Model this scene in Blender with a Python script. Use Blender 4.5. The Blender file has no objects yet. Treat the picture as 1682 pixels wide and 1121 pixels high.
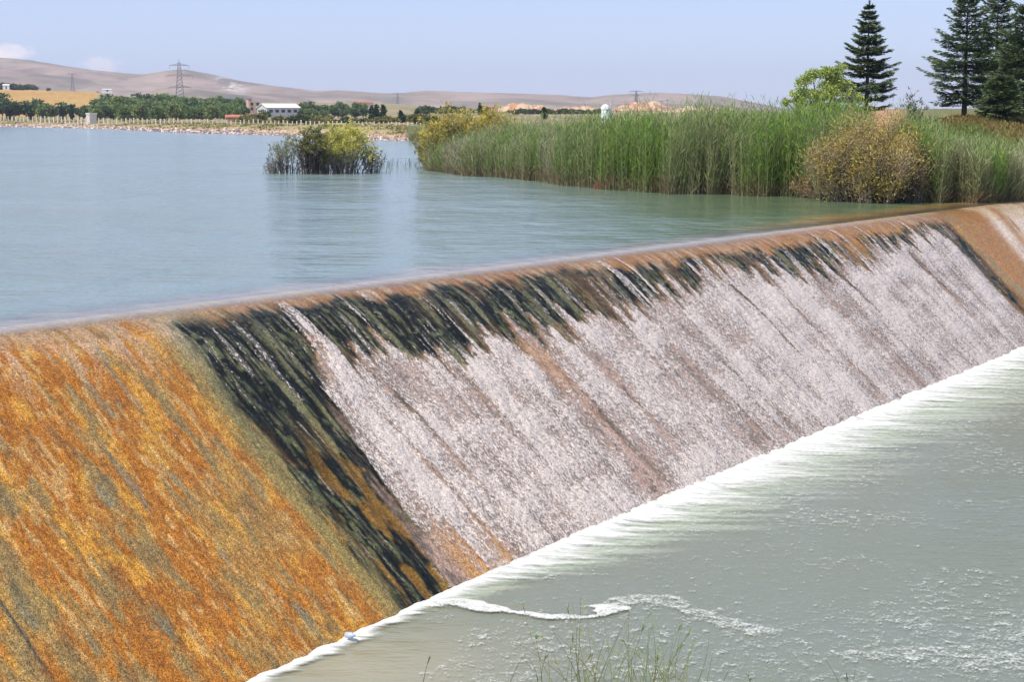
import bpy, math, random
import numpy as np
random.seed(7)
rng = np.random.default_rng(7)

# ------------------------------------------------------------------ camera, sky, sun
SC = bpy.context.scene
COL = SC.collection
F, H = 2800.0, 4.0                       # focal length in pixels of a 1682 px wide frame, eye height over the reservoir
PITCH = math.atan(372.5 / F)
cam = bpy.data.cameras.new('camera'); cam.lens = F / 1682 * 36; cam.sensor_width = 36
cam.clip_start = 0.5; cam.clip_end = 30000
camo = bpy.data.objects.new('camera', cam); COL.objects.link(camo)
camo.location = (0, 0, H); camo.rotation_euler = (math.pi / 2 - PITCH, 0, 0)
SC.camera = camo
SUN_EL, SUN_AZ = math.radians(57), math.atan2(-0.80, -0.60)     # azimuth from +Y towards +X
SD = (math.sin(SUN_AZ) * math.cos(SUN_EL), math.cos(SUN_AZ) * math.cos(SUN_EL), math.sin(SUN_EL))
w = bpy.data.worlds.new('World'); SC.world = w; w.use_nodes = True
wn, wl = w.node_tree.nodes, w.node_tree.links
wn.clear()
sky = wn.new('ShaderNodeTexSky'); sky.sky_type = 'NISHITA'; sky.sun_disc = False
sky.sun_elevation = SUN_EL; sky.sun_rotation = SUN_AZ
sky.altitude = 900; sky.air_density = 1.0; sky.dust_density = 0.3; sky.ozone_density = 1.6
bg = wn.new('ShaderNodeBackground'); bg.inputs[1].default_value = 0.15
wo = wn.new('ShaderNodeOutputWorld')
# two small cumulus heads low over the left hills: soft lumps fixed to sky directions
tc = wn.new('ShaderNodeTexCoord')
veil = wn.new('ShaderNodeMixRGB'); veil.inputs[0].default_value = 0.62; veil.inputs[2].default_value = (3.65, 4.3, 7.0, 1)   # thin high haze
wl.new(sky.outputs[0], veil.inputs[1]); SKY_COL = veil.outputs[0]
def cloud(prev, az, el, ra, re, amt):
    d = (math.sin(az) * math.cos(el), math.cos(az) * math.cos(el), math.sin(el))
    sub = wn.new('ShaderNodeVectorMath'); sub.operation = 'SUBTRACT'; sub.inputs[1].default_value = d
    wl.new(tc.outputs['Generated'], sub.inputs[0])
    sc_ = wn.new('ShaderNodeVectorMath'); sc_.operation = 'MULTIPLY'; sc_.inputs[1].default_value = (1 / ra, 1 / ra, 1 / re)
    wl.new(sub.outputs[0], sc_.inputs[0])
    ln = wn.new('ShaderNodeVectorMath'); ln.operation = 'LENGTH'; wl.new(sc_.outputs[0], ln.inputs[0])
    no = wn.new('ShaderNodeTexNoise'); no.inputs['Scale'].default_value = 170; no.inputs['Detail'].default_value = 4
    wl.new(tc.outputs['Generated'], no.inputs[0])
    a = wn.new('ShaderNodeMath'); a.operation = 'MULTIPLY_ADD'; a.inputs[1].default_value = 1.5
    wl.new(no.outputs[0], a.inputs[0]); wl.new(ln.outputs['Value'], a.inputs[2])
    mr = wn.new('ShaderNodeMapRange'); mr.interpolation_type = 'SMOOTHSTEP'
    mr.inputs[1].default_value = 1.9; mr.inputs[2].default_value = 1.25; mr.inputs[3].default_value = 0; mr.inputs[4].default_value = amt
    wl.new(a.outputs[0], mr.inputs[0])
    mx = wn.new('ShaderNodeMixRGB'); mx.inputs[2].default_value = (8.5, 7.6, 7.4, 1)
    wl.new(mr.outputs[0], mx.inputs[0]); wl.new(prev, mx.inputs[1])
    return mx.outputs[0]
c_ = cloud(SKY_COL, math.atan((28 - 841) / F), 0.0345, 0.0125, 0.0045, 0.55)
c_ = cloud(c_, math.atan((8 - 841) / F), 0.0325, 0.011, 0.003, 0.6)
c_ = cloud(c_, math.atan((173 - 841) / F), 0.0275, 0.011, 0.0055, 0.38)
wl.new(c_, bg.inputs[0]); wl.new(bg.outputs[0], wo.inputs[0])
sl = bpy.data.lights.new('sun', 'SUN'); sl.energy = 5.0; sl.angle = math.radians(0.53); sl.color = (1, 0.94, 0.85)
so = bpy.data.objects.new('sun', sl); COL.objects.link(so)
from mathutils import Vector, Euler, Matrix
so.rotation_euler = Vector(SD).to_track_quat('Z', 'Y').to_euler()
so.location = (-40, -20, 60)
SC.view_settings.view_transform = 'Standard'; SC.view_settings.look = 'None'
SC.view_settings.exposure = 0.0; SC.view_settings.gamma = 1
SC.cycles.max_bounces = 8; SC.cycles.transparent_max_bounces = 24; SC.cycles.volume_bounces = 0

# ------------------------------------------------------------------ helpers
def ray(x, y):
    a = (x - 841) / F; b = (560.5 - y) / F
    return np.array([a, math.cos(PITCH) + b * math.sin(PITCH), -math.sin(PITCH) + b * math.cos(PITCH)])
def at(x, y, z=0.0):
    """the point of height z seen at a place of the photograph (survey of the site)"""
    r = ray(x, y); k = (z - H) / r[2]
    return np.array([0, 0, H]) + k * r
def atd(x, y, d):
    r = ray(x, y); return np.array([0, 0, H]) + r * (d / r[1])
def sm(a, b, x):
    t = np.clip((np.asarray(x, float) - a) / (b - a), 0, 1); return t * t * (3 - 2 * t)
def _h(ix, iy, seed):
    n = (ix.astype(np.int64) * 374761393 + iy.astype(np.int64) * 668265263 + seed * 1274126177) & 0x7fffffff
    n = ((n ^ (n >> 13)) * 1274126177) & 0x7fffffff
    n = (n ^ (n >> 16)) & 0xffffff
    return n / 16777215.0
def vn(x, y, seed=0):
    x = np.asarray(x, float); y = np.asarray(y, float) + 0 * x; x = x + 0 * y
    ix = np.floor(x); iy = np.floor(y); fx = x - ix; fy = y - iy
    fx = fx * fx * (3 - 2 * fx); fy = fy * fy * (3 - 2 * fy)
    a = _h(ix, iy, seed); b = _h(ix + 1, iy, seed); c = _h(ix, iy + 1, seed); d = _h(ix + 1, iy + 1, seed)
    return (a * (1 - fx) + b * fx) * (1 - fy) + (c * (1 - fx) + d * fx) * fy
def fbm(x, y, seed=0, o=4):
    s = 0; a = 0.5; t = 0
    for k in range(o):
        s = s + a * vn(x * 2 ** k + 17.3 * k, y * 2 ** k + 9.1 * k, seed + k); t += a; a *= 0.5
    return s / t
def mesh(name, V, Fc, mats, parent=None, cols=None, attrs=None, uv=None, smooth=False, matidx=None):
    V = np.asarray(V, np.float32).reshape(-1, 3)
    me = bpy.data.meshes.new(name)
    if isinstance(Fc, np.ndarray):
        k = Fc.shape[1]; nf = len(Fc)
        if smooth:                                       # sheets face upwards
            nz = np.cross(V[Fc[:, 1]] - V[Fc[:, 0]], V[Fc[:, 2]] - V[Fc[:, 0]])[:, 2].sum()
            if nz < 0: Fc = Fc[:, ::-1]
        me.vertices.add(len(V)); me.vertices.foreach_set('co', V.ravel())
        me.loops.add(nf * k); me.loops.foreach_set('vertex_index', Fc.astype(np.int32).ravel())
        me.polygons.add(nf); me.polygons.foreach_set('loop_start', np.arange(0, nf * k, k, dtype=np.int32))
        me.update(calc_edges=True)
    else:
        me.from_pydata(V.tolist(), [], Fc); me.update()
    if cols is not None:
        ca = me.color_attributes.new('Col', 'FLOAT_COLOR', 'POINT')
        c = np.ones((len(V), 4), np.float32); c[:, :3] = cols
        ca.data.foreach_set('color', c.ravel())
    for kx, a in (attrs or {}).items():
        at_ = me.attributes.new(kx, 'FLOAT', 'POINT'); at_.data.foreach_set('value', np.asarray(a, np.float32).ravel())
    if uv is not None:
        ul = me.uv_layers.new(name='UVMap')
        li = np.empty(len(me.loops), np.int32); me.loops.foreach_get('vertex_index', li)
        ul.data.foreach_set('uv', np.asarray(uv, np.float32).reshape(-1, 2)[li].ravel())
    for m in (mats if isinstance(mats, (list, tuple)) else [mats]): me.materials.append(m)
    if matidx is not None: me.polygons.foreach_set('material_index', np.asarray(matidx, np.int32))
    if smooth: me.polygons.foreach_set('use_smooth', np.ones(len(me.polygons), bool))
    o = bpy.data.objects.new(name, me); COL.objects.link(o)
    if parent is not None: o.parent = parent
    return o
def gridfaces(nr, nc):
    i = np.arange(nr * nc).reshape(nr, nc)
    return np.stack([i[:-1, :-1], i[:-1, 1:], i[1:, 1:], i[1:, :-1]], -1).reshape(-1, 4)
def tag(o, label=None, cat=None, group=None, kind=None):
    if label: o['label'] = label
    if cat: o['category'] = cat
    if group: o['group'] = group
    if kind: o['kind'] = kind
    return o
def thing(name, loc, label, cat, group=None, rz=0.0):
    o = bpy.data.objects.new(name, None); COL.objects.link(o)
    o.location = tuple(float(v) for v in loc); o.rotation_euler = (0, 0, rz); o.empty_display_size = 0.3
    return tag(o, label, cat, group)
def dup(root, loc, rz=0.0, s=1.0, label=None, group=None):
    r = root.copy(); COL.objects.link(r); r.location = tuple(float(v) for v in loc); r.rotation_euler = (0, 0, rz)
    r.scale = (s, s, s) if not isinstance(s, tuple) else s
    if label: r['label'] = label
    if group: r['group'] = group
    for ch in list(root.children):
        c = ch.copy(); COL.objects.link(c); c.parent = r
        for g in list(ch.children):
            d = g.copy(); COL.objects.link(d); d.parent = c
    return r
class MB:
    """collects boxes, bars and lathes into one mesh"""
    def __init__(s): s.v = []; s.f = []
    def add(s, vs, fs):
        b = len(s.v); s.v += [tuple(map(float, v)) for v in vs]; s.f += [tuple(b + i for i in f) for f in fs]
    def box(s, x0, x1, y0, y1, z0, z1, top=1.0):
        cx, cy = (x0 + x1) / 2, (y0 + y1) / 2
        vs = [(x, y, z0) for x, y in ((x0, y0), (x1, y0), (x1, y1), (x0, y1))]
        vs += [(cx + (x - cx) * top, cy + (y - cy) * top, z1) for x, y in ((x0, y0), (x1, y0), (x1, y1), (x0, y1))]
        s.add(vs, [(3, 2, 1, 0), (4, 5, 6, 7), (0, 1, 5, 4), (1, 2, 6, 5), (2, 3, 7, 6), (3, 0, 4, 7)])
    def bar(s, a, b, r0, r1=None, n=5):
        r1 = r0 if r1 is None else r1
        a = Vector(a); b = Vector(b); d = (b - a)
        if d.length < 1e-6: return
        d.normalize(); u = d.orthogonal().normalized(); v = d.cross(u)
        vs = []
        for p, r in ((a, r0), (b, r1)):
            for k in range(n):
                t = 2 * math.pi * k / n; vs.append(p + u * (r * math.cos(t)) + v * (r * math.sin(t)))
        fs = [(k, (k + 1) % n, n + (k + 1) % n, n + k) for k in range(n)] + [tuple(range(n - 1, -1, -1)), tuple(range(n, 2 * n))]
        s.add(vs, fs)
    def lathe(s, prof, n=16, cx=0, cy=0):
        vs = []; fs = []
        for r, z in prof:
            for k in range(n):
                t = 2 * math.pi * k / n; vs.append((cx + r * math.cos(t), cy + r * math.sin(t), z))
        for i in range(len(prof) - 1):
            for k in range(n):
                fs.append((i * n + k, i * n + (k + 1) % n, (i + 1) * n + (k + 1) % n, (i + 1) * n + k))
        fs.append(tuple(range((len(prof) - 1) * n, len(prof) * n)))
        s.add(vs, fs)
    def build(s, name, m, parent=None, smooth=False):
        o = mesh(name, s.v, s.f, m, parent)
        if smooth: o.data.polygons.foreach_set('use_smooth', [True] * len(o.data.polygons))
        return o

# ------------------------------------------------------------------ materials
def newmat(name):
    m = bpy.data.materials.new(name); m.use_nodes = True
    nt = m.node_tree; b = nt.nodes['Principled BSDF']; return m, nt, b
def plain(name, col, rough=0.8, var=0.25, scale=3.0, metal=0.0, bump=0.0):
    m, nt, b = newmat(name); N, L = nt.nodes, nt.links
    no = N.new('ShaderNodeTexNoise'); no.inputs['Scale'].default_value = scale; no.inputs['Detail'].default_value = 5
    tcx = N.new('ShaderNodeTexCoord'); L.new(tcx.outputs['Object'], no.inputs[0])
    cr = N.new('ShaderNodeValToRGB'); e = cr.color_ramp.elements
    e[0].position = 0.3; e[1].position = 0.7
    e[0].color = tuple(c * (1 - var) for c in col) + (1,); e[1].color = tuple(min(1, c * (1 + var)) for c in col) + (1,)
    L.new(no.outputs[0], cr.inputs[0]); L.new(cr.outputs[0], b.inputs['Base Color'])
    b.inputs['Roughness'].default_value = rough; b.inputs['Metallic'].default_value = metal
    if bump:
        bp = N.new('ShaderNodeBump'); bp.inputs['Distance'].default_value = bump; L.new(no.outputs[0], bp.inputs['Height']); L.new(bp.outputs[0], b.inputs['Normal'])
    return m
def colmat(name, rough=0.8, nscale=0.0, namt=0.3, spec=0.3, trans=0.0, coord='Object'):
    """base colour from the painted vertex colour, broken up by a fine noise"""
    m, nt, b = newmat(name); N, L = nt.nodes, nt.links
    at_ = N.new('ShaderNodeAttribute'); at_.attribute_name = 'Col'
    src = at_.outputs['Color']
    if nscale:
        tcx = N.new('ShaderNodeTexCoord'); no = N.new('ShaderNodeTexNoise'); no.inputs['Scale'].default_value = nscale; no.inputs['Detail'].default_value = 6
        no.inputs['Roughness'].default_value = 0.65
        L.new(tcx.outputs[coord], no.inputs[0])
        mr = N.new('ShaderNodeMapRange'); mr.inputs[1].default_value = 0.3; mr.inputs[2].default_value = 0.7
        mr.inputs[3].default_value = 1 - namt; mr.inputs[4].default_value = 1 + namt
        L.new(no.outputs[0], mr.inputs[0])
        mu = N.new('ShaderNodeVectorMath'); mu.operation = 'SCALE'; L.new(src, mu.inputs[0]); L.new(mr.outputs[0], mu.inputs['Scale']); src = mu.outputs[0]
    L.new(src, b.inputs['Base Color']); b.inputs['Roughness'].default_value = rough
    b.inputs['Specular IOR Level'].default_value = spec
    if trans:
        tr = N.new('ShaderNodeBsdfTranslucent'); L.new(src, tr.inputs[0]); mx = N.new('ShaderNodeMixShader'); mx.inputs[0].default_value = trans
        L.new(b.outputs[0], mx.inputs[1]); L.new(tr.outputs[0], mx.inputs[2]); L.new(mx.outputs[0], nt.nodes['Material Output'].inputs[0])
    return m
M_leaf = colmat('leaf', 0.7, spec=0.12, trans=0.25)
M_reed = colmat('reed_leaf', 0.7, spec=0.1, trans=0.25)
M_ground = colmat('soil_and_grass', 0.95, 0.9, 0.35, 0.1)
M_hill = colmat('hill_steppe', 0.95, 0.02, 0.16, 0.05)
M_bark = plain('bark', (0.10, 0.075, 0.055), 0.9, 0.4, 8, bump=0.01)
M_darkbark = plain('dark_twig', (0.075, 0.06, 0.05), 0.9, 0.3, 8)
M_greytwig = plain('grey_twig', (0.25, 0.22, 0.19), 0.9, 0.3, 8)
M_white = plain('white_paint', (0.78, 0.78, 0.76), 0.5, 0.05, 1.5)
M_greywall = plain('grey_wall', (0.55, 0.57, 0.58), 0.7, 0.08, 1.0)
M_post = plain('concrete_post', (0.70, 0.63, 0.50), 0.85, 0.15, 4)
M_steel = plain('galvanised_steel', (0.16, 0.14, 0.15), 0.6, 0.15, 2, metal=0.2)
M_steelpale = plain('weathered_steel', (0.30, 0.27, 0.29), 0.6, 0.15, 2, metal=0.2)
M_pinkbrick = plain('pink_plaster', (0.52, 0.36, 0.29), 0.9, 0.2, 0.6)
M_dark = plain('dark_opening', (0.03, 0.035, 0.04), 0.4, 0.2, 1)
M_stone = plain('block_stone', (0.42, 0.40, 0.36), 0.9, 0.3, 2.5)
M_redroof = plain('red_tile', (0.42, 0.16, 0.10), 0.85, 0.2, 2)

# ------------------------------------------------------------------ the weir: straight crest and toe in plan
AW = math.radians(56.5)
UX, UY = math.cos(AW), math.sin(AW)            # along the crest
NX, NY = math.sin(AW), -math.cos(AW)           # downstream
DROP = 4.5
def qc(s): return 0.026013 * s - 26.193        # crest offset
def qt(s): return -0.02855 * s - 16.520 + 0.22 * (1 - sm(16, 25, s))        # toe offset
T0 = 0.25
def prof(t):
    t = np.asarray(t, float)
    f = np.where(t < 0, t * t / (2 * T0) * 1.6, np.where(t < T0, t * t / (2 * T0), t - T0 / 2)) / (1 - T0 / 2)
    return -DROP * f
def weir_xyz(s, t, off=0.0):
    q = qc(s) * (1 - t) + qt(s) * t
    z = prof(t)
    # outward normal in the q-z plane
    e = 1e-3; L = qt(s) - qc(s)
    dz = (prof(t + e) - prof(t - e)) / (2 * e) / L
    nn = np.sqrt(1 + dz * dz)
    q = q - dz / nn * off; z = z + off / nn
    return np.stack([s * UX + q * NX, s * UY + q * NY, z], -1)
def sspace(s0, s1, k):
    """spacing grows with distance from the camera"""
    out = [s0]
    while out[-1] < s1: out.append(out[-1] + k * max(1.0, abs(out[-1]) / 20))
    return np.array(out)

def upper_edge(sp): return np.interp(sp, [24, 27.7, 33, 41, 47, 54, 60, 67.5, 70], [0.10, 0.15, 0.14, 0.165, 0.19, 0.21, 0.20, 0.18, 0.2])
def lower_edge(sp): return np.interp(sp, [24, 27, 30, 32.6, 35, 39, 43, 47, 52.5, 56.5, 58.5, 62.5, 66.5], [0.40, 0.37, 0.40, 0.44, 0.38, 0.41, 0.35, 0.32, 0.36, 0.38, 0.30, 0.27, 0.27])
def masks(s, t):
    sp = s + 2.0 * t                                  # flow lines
    q = t * 8.2                                       # metres down the chute
    w1 = fbm(sp * 2.2, q * 0.45, 11, 4); w2 = fbm(sp * 7.0, q * 1.2, 21, 3); w3 = fbm(sp * 0.5, q * 0.25, 31, 3)
    jag = (w1 - 0.5) * 0.9 + (w2 - 0.5) * 0.55
    # left tongue of black algae running to the toe
    le = np.interp(t, [0.03, 0.13, 0.32, 0.5, 0.7, 1.0], [25.9, 25.0, 24.7, 24.65, 24.6, 24.6])
    re = np.interp(t, [0.1, 0.34, 0.52, 0.7, 0.86, 0.98], [28.6, 27.6, 27.0, 26.7, 26.4, 26.2])
    tongue = sm(-0.28, 0.22, sp - le + jag * 1.3) * sm(-0.45, 0.15, re - sp + jag * 1.1)
    tongue *= sm(0.08, 0.17, t + jag * 0.10)
    # black fringe under the lip
    ue = upper_edge(sp) - .02 + jag * 0.13 + (w3 - .5) * 0.08
    lo = lower_edge(sp) - .015 + jag * 0.34
    fringe = sm(-0.02, 0.03, t - ue) * sm(-0.03, 0.05, lo - t) * sm(25.5, 27, sp) * (1 - sm(67.2, 68.2, sp + jag))
    gap = np.exp(-((sp - 57.3 - 0) / 0.9) ** 2) * sm(0.16, 0.24, t) * 0.8
    fringe *= 1 - np.clip(gap, 0, 1)
    rb = np.exp(-((sp - np.interp(t, [0.15, 0.3, 1], [66.2, 66.9, 66.9]) + (w1 - .5) * 0.8) / 0.85) ** 4) * sm(0.17, 0.25, t)
    dark = np.clip(np.maximum(np.maximum(tongue, fringe), rb), 0, 1)
    foam = sm(-0.40, 0.30, sp - re + jag * 1.3) * sm(-0.05, 0.05, t - lo + 0.02) * (1 - sm(65.8, 66.6, sp + jag * 0.6))
    foam *= 1 - 0.6 * np.exp(-((sp - 26.8) / 1.1) ** 2) * sm(0.72, 0.95, t)
    return sp, q, w1, w2, w3, jag, dark, foam, tongue, fringe

def mixc(a, b, f): return a * (1 - f[..., None]) + np.asarray(b) * f[..., None]
S1 = np.concatenate([np.linspace(-12, 13.5, 60)[:-1], sspace(13.5, 82, 0.026), [84, 88, 92, 96]])
T1 = np.concatenate([[-0.5, -0.35, -0.25], np.linspace(-0.18, 0.0, 14)[:-1], np.linspace(0, 1.06, 300)])
S, T = np.meshgrid(S1, T1)
sp, q, w1, w2, w3, jag, dark, foam, tongue, fringe = masks(S, T)
# texture relief of slime and algae
g1 = vn(sp * 26, q * 15, 41); g2 = vn(sp * 13, q * 5, 42); g3 = fbm(sp * 5, q * 1.1, 43, 3)
relief = 0.010 * (g1 - .5) + 0.022 * (g2 - .5) + 0.05 * (g3 - .5)
relief = relief * sm(0.02, 0.2, T) * (0.6 + 0.9 * dark) + 0.02 * (w3 - .5)
C = np.zeros(S.shape + (3,)); C[:] = (0.43, 0.165, 0.022)
grain = fbm(sp * 9, q * 7, 51, 3)
C = mixc(C, (0.56, 0.27, 0.038), sm(0.52, 0.66, fbm(sp * 2.6, q * 1.5, 52)))
C = mixc(C, (0.30, 0.095, 0.012), sm(0.52, 0.72, grain) * 0.55)
C = mixc(C, (0.60, 0.40, 0.15), sm(0.56, 0.72, fbm(sp * 8, q * 3.2, 61, 3)) * 0.55)
C = mixc(C, (0.38, 0.25, 0.075), sm(0.50, 0.70, fbm(sp * 0.9 + 3, q * 0.5, 53)) * 0.5)
# khaki and grey green streaks, thicker towards the toe and at the left
kk = fbm(sp * 2.3, q * 1.15, 54, 5) + 0.07 * sm(0.35, 0.9, T) * (1 - sm(21.8, 23.2, sp)) - 0.02
C = mixc(C, (0.38, 0.24, 0.07), sm(0.54, 0.74, kk + (w2 - .5) * .6) * 0.6)
C = mixc(C, (0.20, 0.165, 0.075), sm(0.64, 0.76, kk + (w2 - .5) * .6) * 0.5)
C = mixc(C, (0.11, 0.10, 0.055), sm(0.62, 0.74, fbm(sp * 3.4, q * 1.2, 62, 4) + .05 * (1 - sm(21.8, 23.2, sp)) * sm(.4, .9, T)) * 0.45)
blot = vn(sp * 2.9 + 5, q * 1.3, 55) + (w2 - .5) * 0.5
C = mixc(C, (0.22, 0.195, 0.11), sm(0.80, 0.94, blot) * 0.65 * (1 - sm(23, 24, sp)))
# pale peach at the rounded top
C = mixc(C, (0.56, 0.36, 0.20), (1 - sm(0.10, 0.30, T + (w1 - .5) * 0.34)) * sm(0.38, 0.6, w2) * 0.85)
C = mixc(C, (0.50, 0.43, 0.30), np.exp(-((sp - 25.0) / 0.55) ** 2) * sm(0.04, 0.1, T) * (1 - sm(0.25, 0.45, T)) * sm(0.35, 0.6, w2 * .6 + w1 * .4) * 0.9)
# olive strip beside the black tongue
ol = np.exp(-((sp - 24.4) / 0.36) ** 2) * sm(0.12, 0.3, T)
C = mixc(C, (0.31, 0.245, 0.075), np.clip(ol * (0.1 + 1.5 * fbm(sp * 8, q * .7, 66, 3)), 0, 0.85))
C = mixc(C, (0.17, 0.17, 0.075), np.clip(np.exp(-((sp - 24.7) / 0.3) ** 2) * sm(0.12, 0.3, T) * w1 * 1.6, 0, 0.9))
# tan chute bed below the white water
bed = np.zeros_like(C); bed[:] = (0.46, 0.31, 0.225)
bed = mixc(bed, (0.26, 0.18, 0.12), sm(0.45, 0.7, fbm(sp * 2.5, q * 0.3, 56)))
bed = mixc(bed, (0.10, 0.085, 0.07), sm(0.54, 0.68, fbm(sp * 9, q * 5, 65, 3)) * .7)
bed = mixc(bed, (0.55, 0.30, 0.12), np.clip((1 - sm(27.5, 30.5, sp)) * sm(0.72, 0.98, T) * 1.0 + np.exp(-((sp - 35.0) / .7) ** 2) * (1 - sm(.4, .75, T)) * 0.6, 0, 1) * sm(0.3, 0.55, w1))
isbed = sm(25.3, 26.0, sp + jag) * sm(-0.04, 0.05, T - lower_edge(sp) - jag * 0.2 + 0.03) * (1 - sm(66.8, 67.6, sp))
C = C * (1 - isbed[..., None]) + bed * isbed[..., None]
# crest strip: rust and tan
lip = (1 - sm(0.12, 0.24, T)) * sm(25.5, 28, sp)
C = mixc(C, (0.40, 0.20, 0.085), lip * 0.8)
C = mixc(C, (0.55, 0.42, 0.30), lip * sm(0.5, 0.7, w2) * 0.7)
C = mixc(C, (0.78, 0.62, 0.50), (1 - sm(0.01, 0.09, T + (w2 - .5) * .06)) * .9)
# black algae, green flecks
alg = np.zeros_like(C); alg[:] = (0.007, 0.009, 0.005)
br = fbm(sp * 19, q * 1.3, 63, 3)
alg = mixc(alg, (0.10, 0.11, 0.045), sm(0.55, 0.75, w2 * 0.5 + g2 * 0.5))
alg = mixc(alg, (0.18, 0.17, 0.08), sm(0.62, 0.74, fbm(sp * 4.5, q * 0.5, 57)) * (T < 0.6) * 0.8)
alg = mixc(alg, (0.13, 0.13, 0.07), sm(0.58, 0.72, br) * 0.55)
alg = mixc(alg, (0.42, 0.36, 0.24), sm(0.66, 0.76, br * .6 + w2 * .4) * 0.7)
alg = mixc(alg, (0.40, 0.20, 0.03), sm(0.50, 0.62, fbm(sp * 3.1, q * 1.1, 58)) * sm(0.45, 0.75, T) * 0.5)
alg = mixc(alg, (0.22, 0.12, 0.05), sm(0.5, 0.62, fbm(sp * 1.2, q * 0.9, 59)) * sm(30, 36, sp) * 0.35)
C = C * (1 - dark[..., None]) + alg * dark[..., None]
# right end: orange apron with smooth cream bands
ra = sm(67.6, 68.6, sp + (w1 - .5))
apr = np.zeros_like(C); apr[:] = (0.42, 0.20, 0.06)
apr = mixc(apr, (0.30, 0.24, 0.12), sm(0.45, 0.65, w1) * (1 - sm(69, 70.5, sp)))
apr = mixc(apr, (0.76, 0.62, 0.47), np.clip(np.exp(-((sp - 72.2 - 0.8 * (1 - T)) / 0.75) ** 2) + sm(74.0, 75.2, sp + T) * 0.9 + (1 - sm(0.02, 0.12, T)) * 0.8 * sm(70.5, 72, sp), 0, 1) * sm(0.2, 0.5, w1 + 0.1))
C = C * (1 - ra[..., None]) + apr * ra[..., None]
# dark hairline cracks
for s0, t0, t1, wd, a in ((17.3, .55, .92, .035, .85), (46.7, .33, .70, .06, .75), (54.2, .33, .57, .07, .8), (61.2, .33, .66, .15, .8), (29.5, .45, .8, .03, .5)):
    C = mixc(C, (0.05, 0.05, 0.045), a * np.exp(-((sp - s0 + (w3 - .5) * 0.15) / wd) ** 2) * sm(t0, t0 + .04, T) * (1 - sm(t1 - .1, t1, T)))
C *= .86 * (0.62 + 0.76 * fbm(sp * 20, q * 14, 60, 2))[..., None] * (0.87 + 0.26 * fbm(sp * 17, q * 1.4, 64, 3))[..., None]
relief[(T < -0.02)] = 0
XYZ = weir_xyz(S, T, relief)
m, nt, b = newmat('wet_algae_concrete'); N, L = nt.nodes, nt.links
a1 = N.new('ShaderNodeAttribute'); a1.attribute_name = 'Col'
uvn = N.new('ShaderNodeUVMap'); mp = N.new('ShaderNodeMapping'); mp.inputs['Scale'].default_value = (22, 15, 1); L.new(uvn.outputs[0], mp.inputs[0])
no = N.new('ShaderNodeTexNoise'); no.inputs['Scale'].default_value = 1; no.inputs['Detail'].default_value = 4; no.inputs['Roughness'].default_value = 0.7
L.new(mp.outputs[0], no.inputs[0])
mr = N.new('ShaderNodeMapRange'); mr.inputs[1].default_value = .3; mr.inputs[2].default_value = .7; mr.inputs[3].default_value = .45; mr.inputs[4].default_value = 1.6
mp2 = N.new('ShaderNodeMapping'); mp2.inputs['Scale'].default_value = (58, 44, 1); L.new(uvn.outputs[0], mp2.inputs[0])
no2 = N.new('ShaderNodeTexNoise'); no2.inputs['Scale'].default_value = 1; no2.inputs['Detail'].default_value = 2; L.new(mp2.outputs[0], no2.inputs[0])
mr2 = N.new('ShaderNodeMapRange'); mr2.inputs[1].default_value = .34; mr2.inputs[2].default_value = .66; mr2.inputs[3].default_value = .35; mr2.inputs[4].default_value = 1.65; L.new(no2.outputs[0], mr2.inputs[0])
mm2 = N.new('ShaderNodeMath'); mm2.operation = 'MULTIPLY'; L.new(mr2.outputs[0], mm2.inputs[1])
L.new(no.outputs[0], mr.inputs[0])
mu = N.new('ShaderNodeVectorMath'); mu.operation = 'SCALE'; L.new(a1.outputs[0], mu.inputs[0]); L.new(mr.outputs[0], mm2.inputs[0]); L.new(mm2.outputs[0], mu.inputs['Scale'])
L.new(mu.outputs[0], b.inputs['Base Color']); b.inputs['Roughness'].default_value = 0.42
b.inputs['Specular IOR Level'].default_value = 0.12; b.inputs['Coat Weight'].default_value = 0.05; b.inputs['Coat Roughness'].default_value = 0.2; b.inputs['Coat IOR'].default_value = 1.33
bp = N.new('ShaderNodeBump'); bp.inputs['Distance'].default_value = 0.03; bp.inputs['Strength'].default_value = 0.8; L.new(no.outputs[0], bp.inputs['Height'])
L.new(bp.outputs[0], b.inputs['Normal']); L.new(bp.outputs[0], b.inputs['Coat Normal'])
M_weir = m
weir = mesh('spillway_weir', XYZ, gridfaces(*S.shape), M_weir, cols=C.reshape(-1, 3), uv=np.stack([sp, q], -1), smooth=True)
tag(weir, 'long sloping concrete weir coated in orange slime and black algae', 'weir')

# ------------------------------------------------------------------ white water tumbling down the chute
S1 = sspace(13.0, 80, 0.030); T1 = np.linspace(0.05, 1.02, 260)
S, T = np.meshgrid(S1, T1)
sp, q, w1, w2, w3, jag, dark, foam, tongue, fringe = masks(S, T)
st1 = fbm(sp * 1.3, q * 0.22, 71, 4); st2 = fbm(sp * 6.0, q * 0.55, 72, 3); roll = fbm(sp * .9 + q * .3, q * 1.7, 80, 4)
dens = foam * (0.64 + 0.36 * (st1 - .5) + 0.34 * (st2 - .5) + 0.42 * (roll - .5))
for s0, wd, a, t0, t1 in ((34.9, .75, .42, .3, 1), (52.4, .8, .30, .35, 1), (46.7, .10, .6, .3, .72), (54.2, .12, .6, .3, .6), (61.2, .20, .6, .3, .66), (28.0, .12, .5, .5, 1), (29.2, .10, .45, .45, .85),
                          (31.6, .10, .35, .4, .8), (40.5, .5, .22, .5, 1), (56.6, .6, .22, .5, 1), (63.5, .5, .2, .4, 1), (37.0, .15, .3, .45, .9), (49.0, .4, .2, .4, 1)):
    dens -= .62 * a * np.exp(-((sp - s0 + (w3 - .5) * 1.1 + (w1 - .5) * .35) / wd) ** 2) * sm(t0, t0 + .06, T) * (1 - sm(t1 - .1, t1 + .05, T)) * foam
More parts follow.
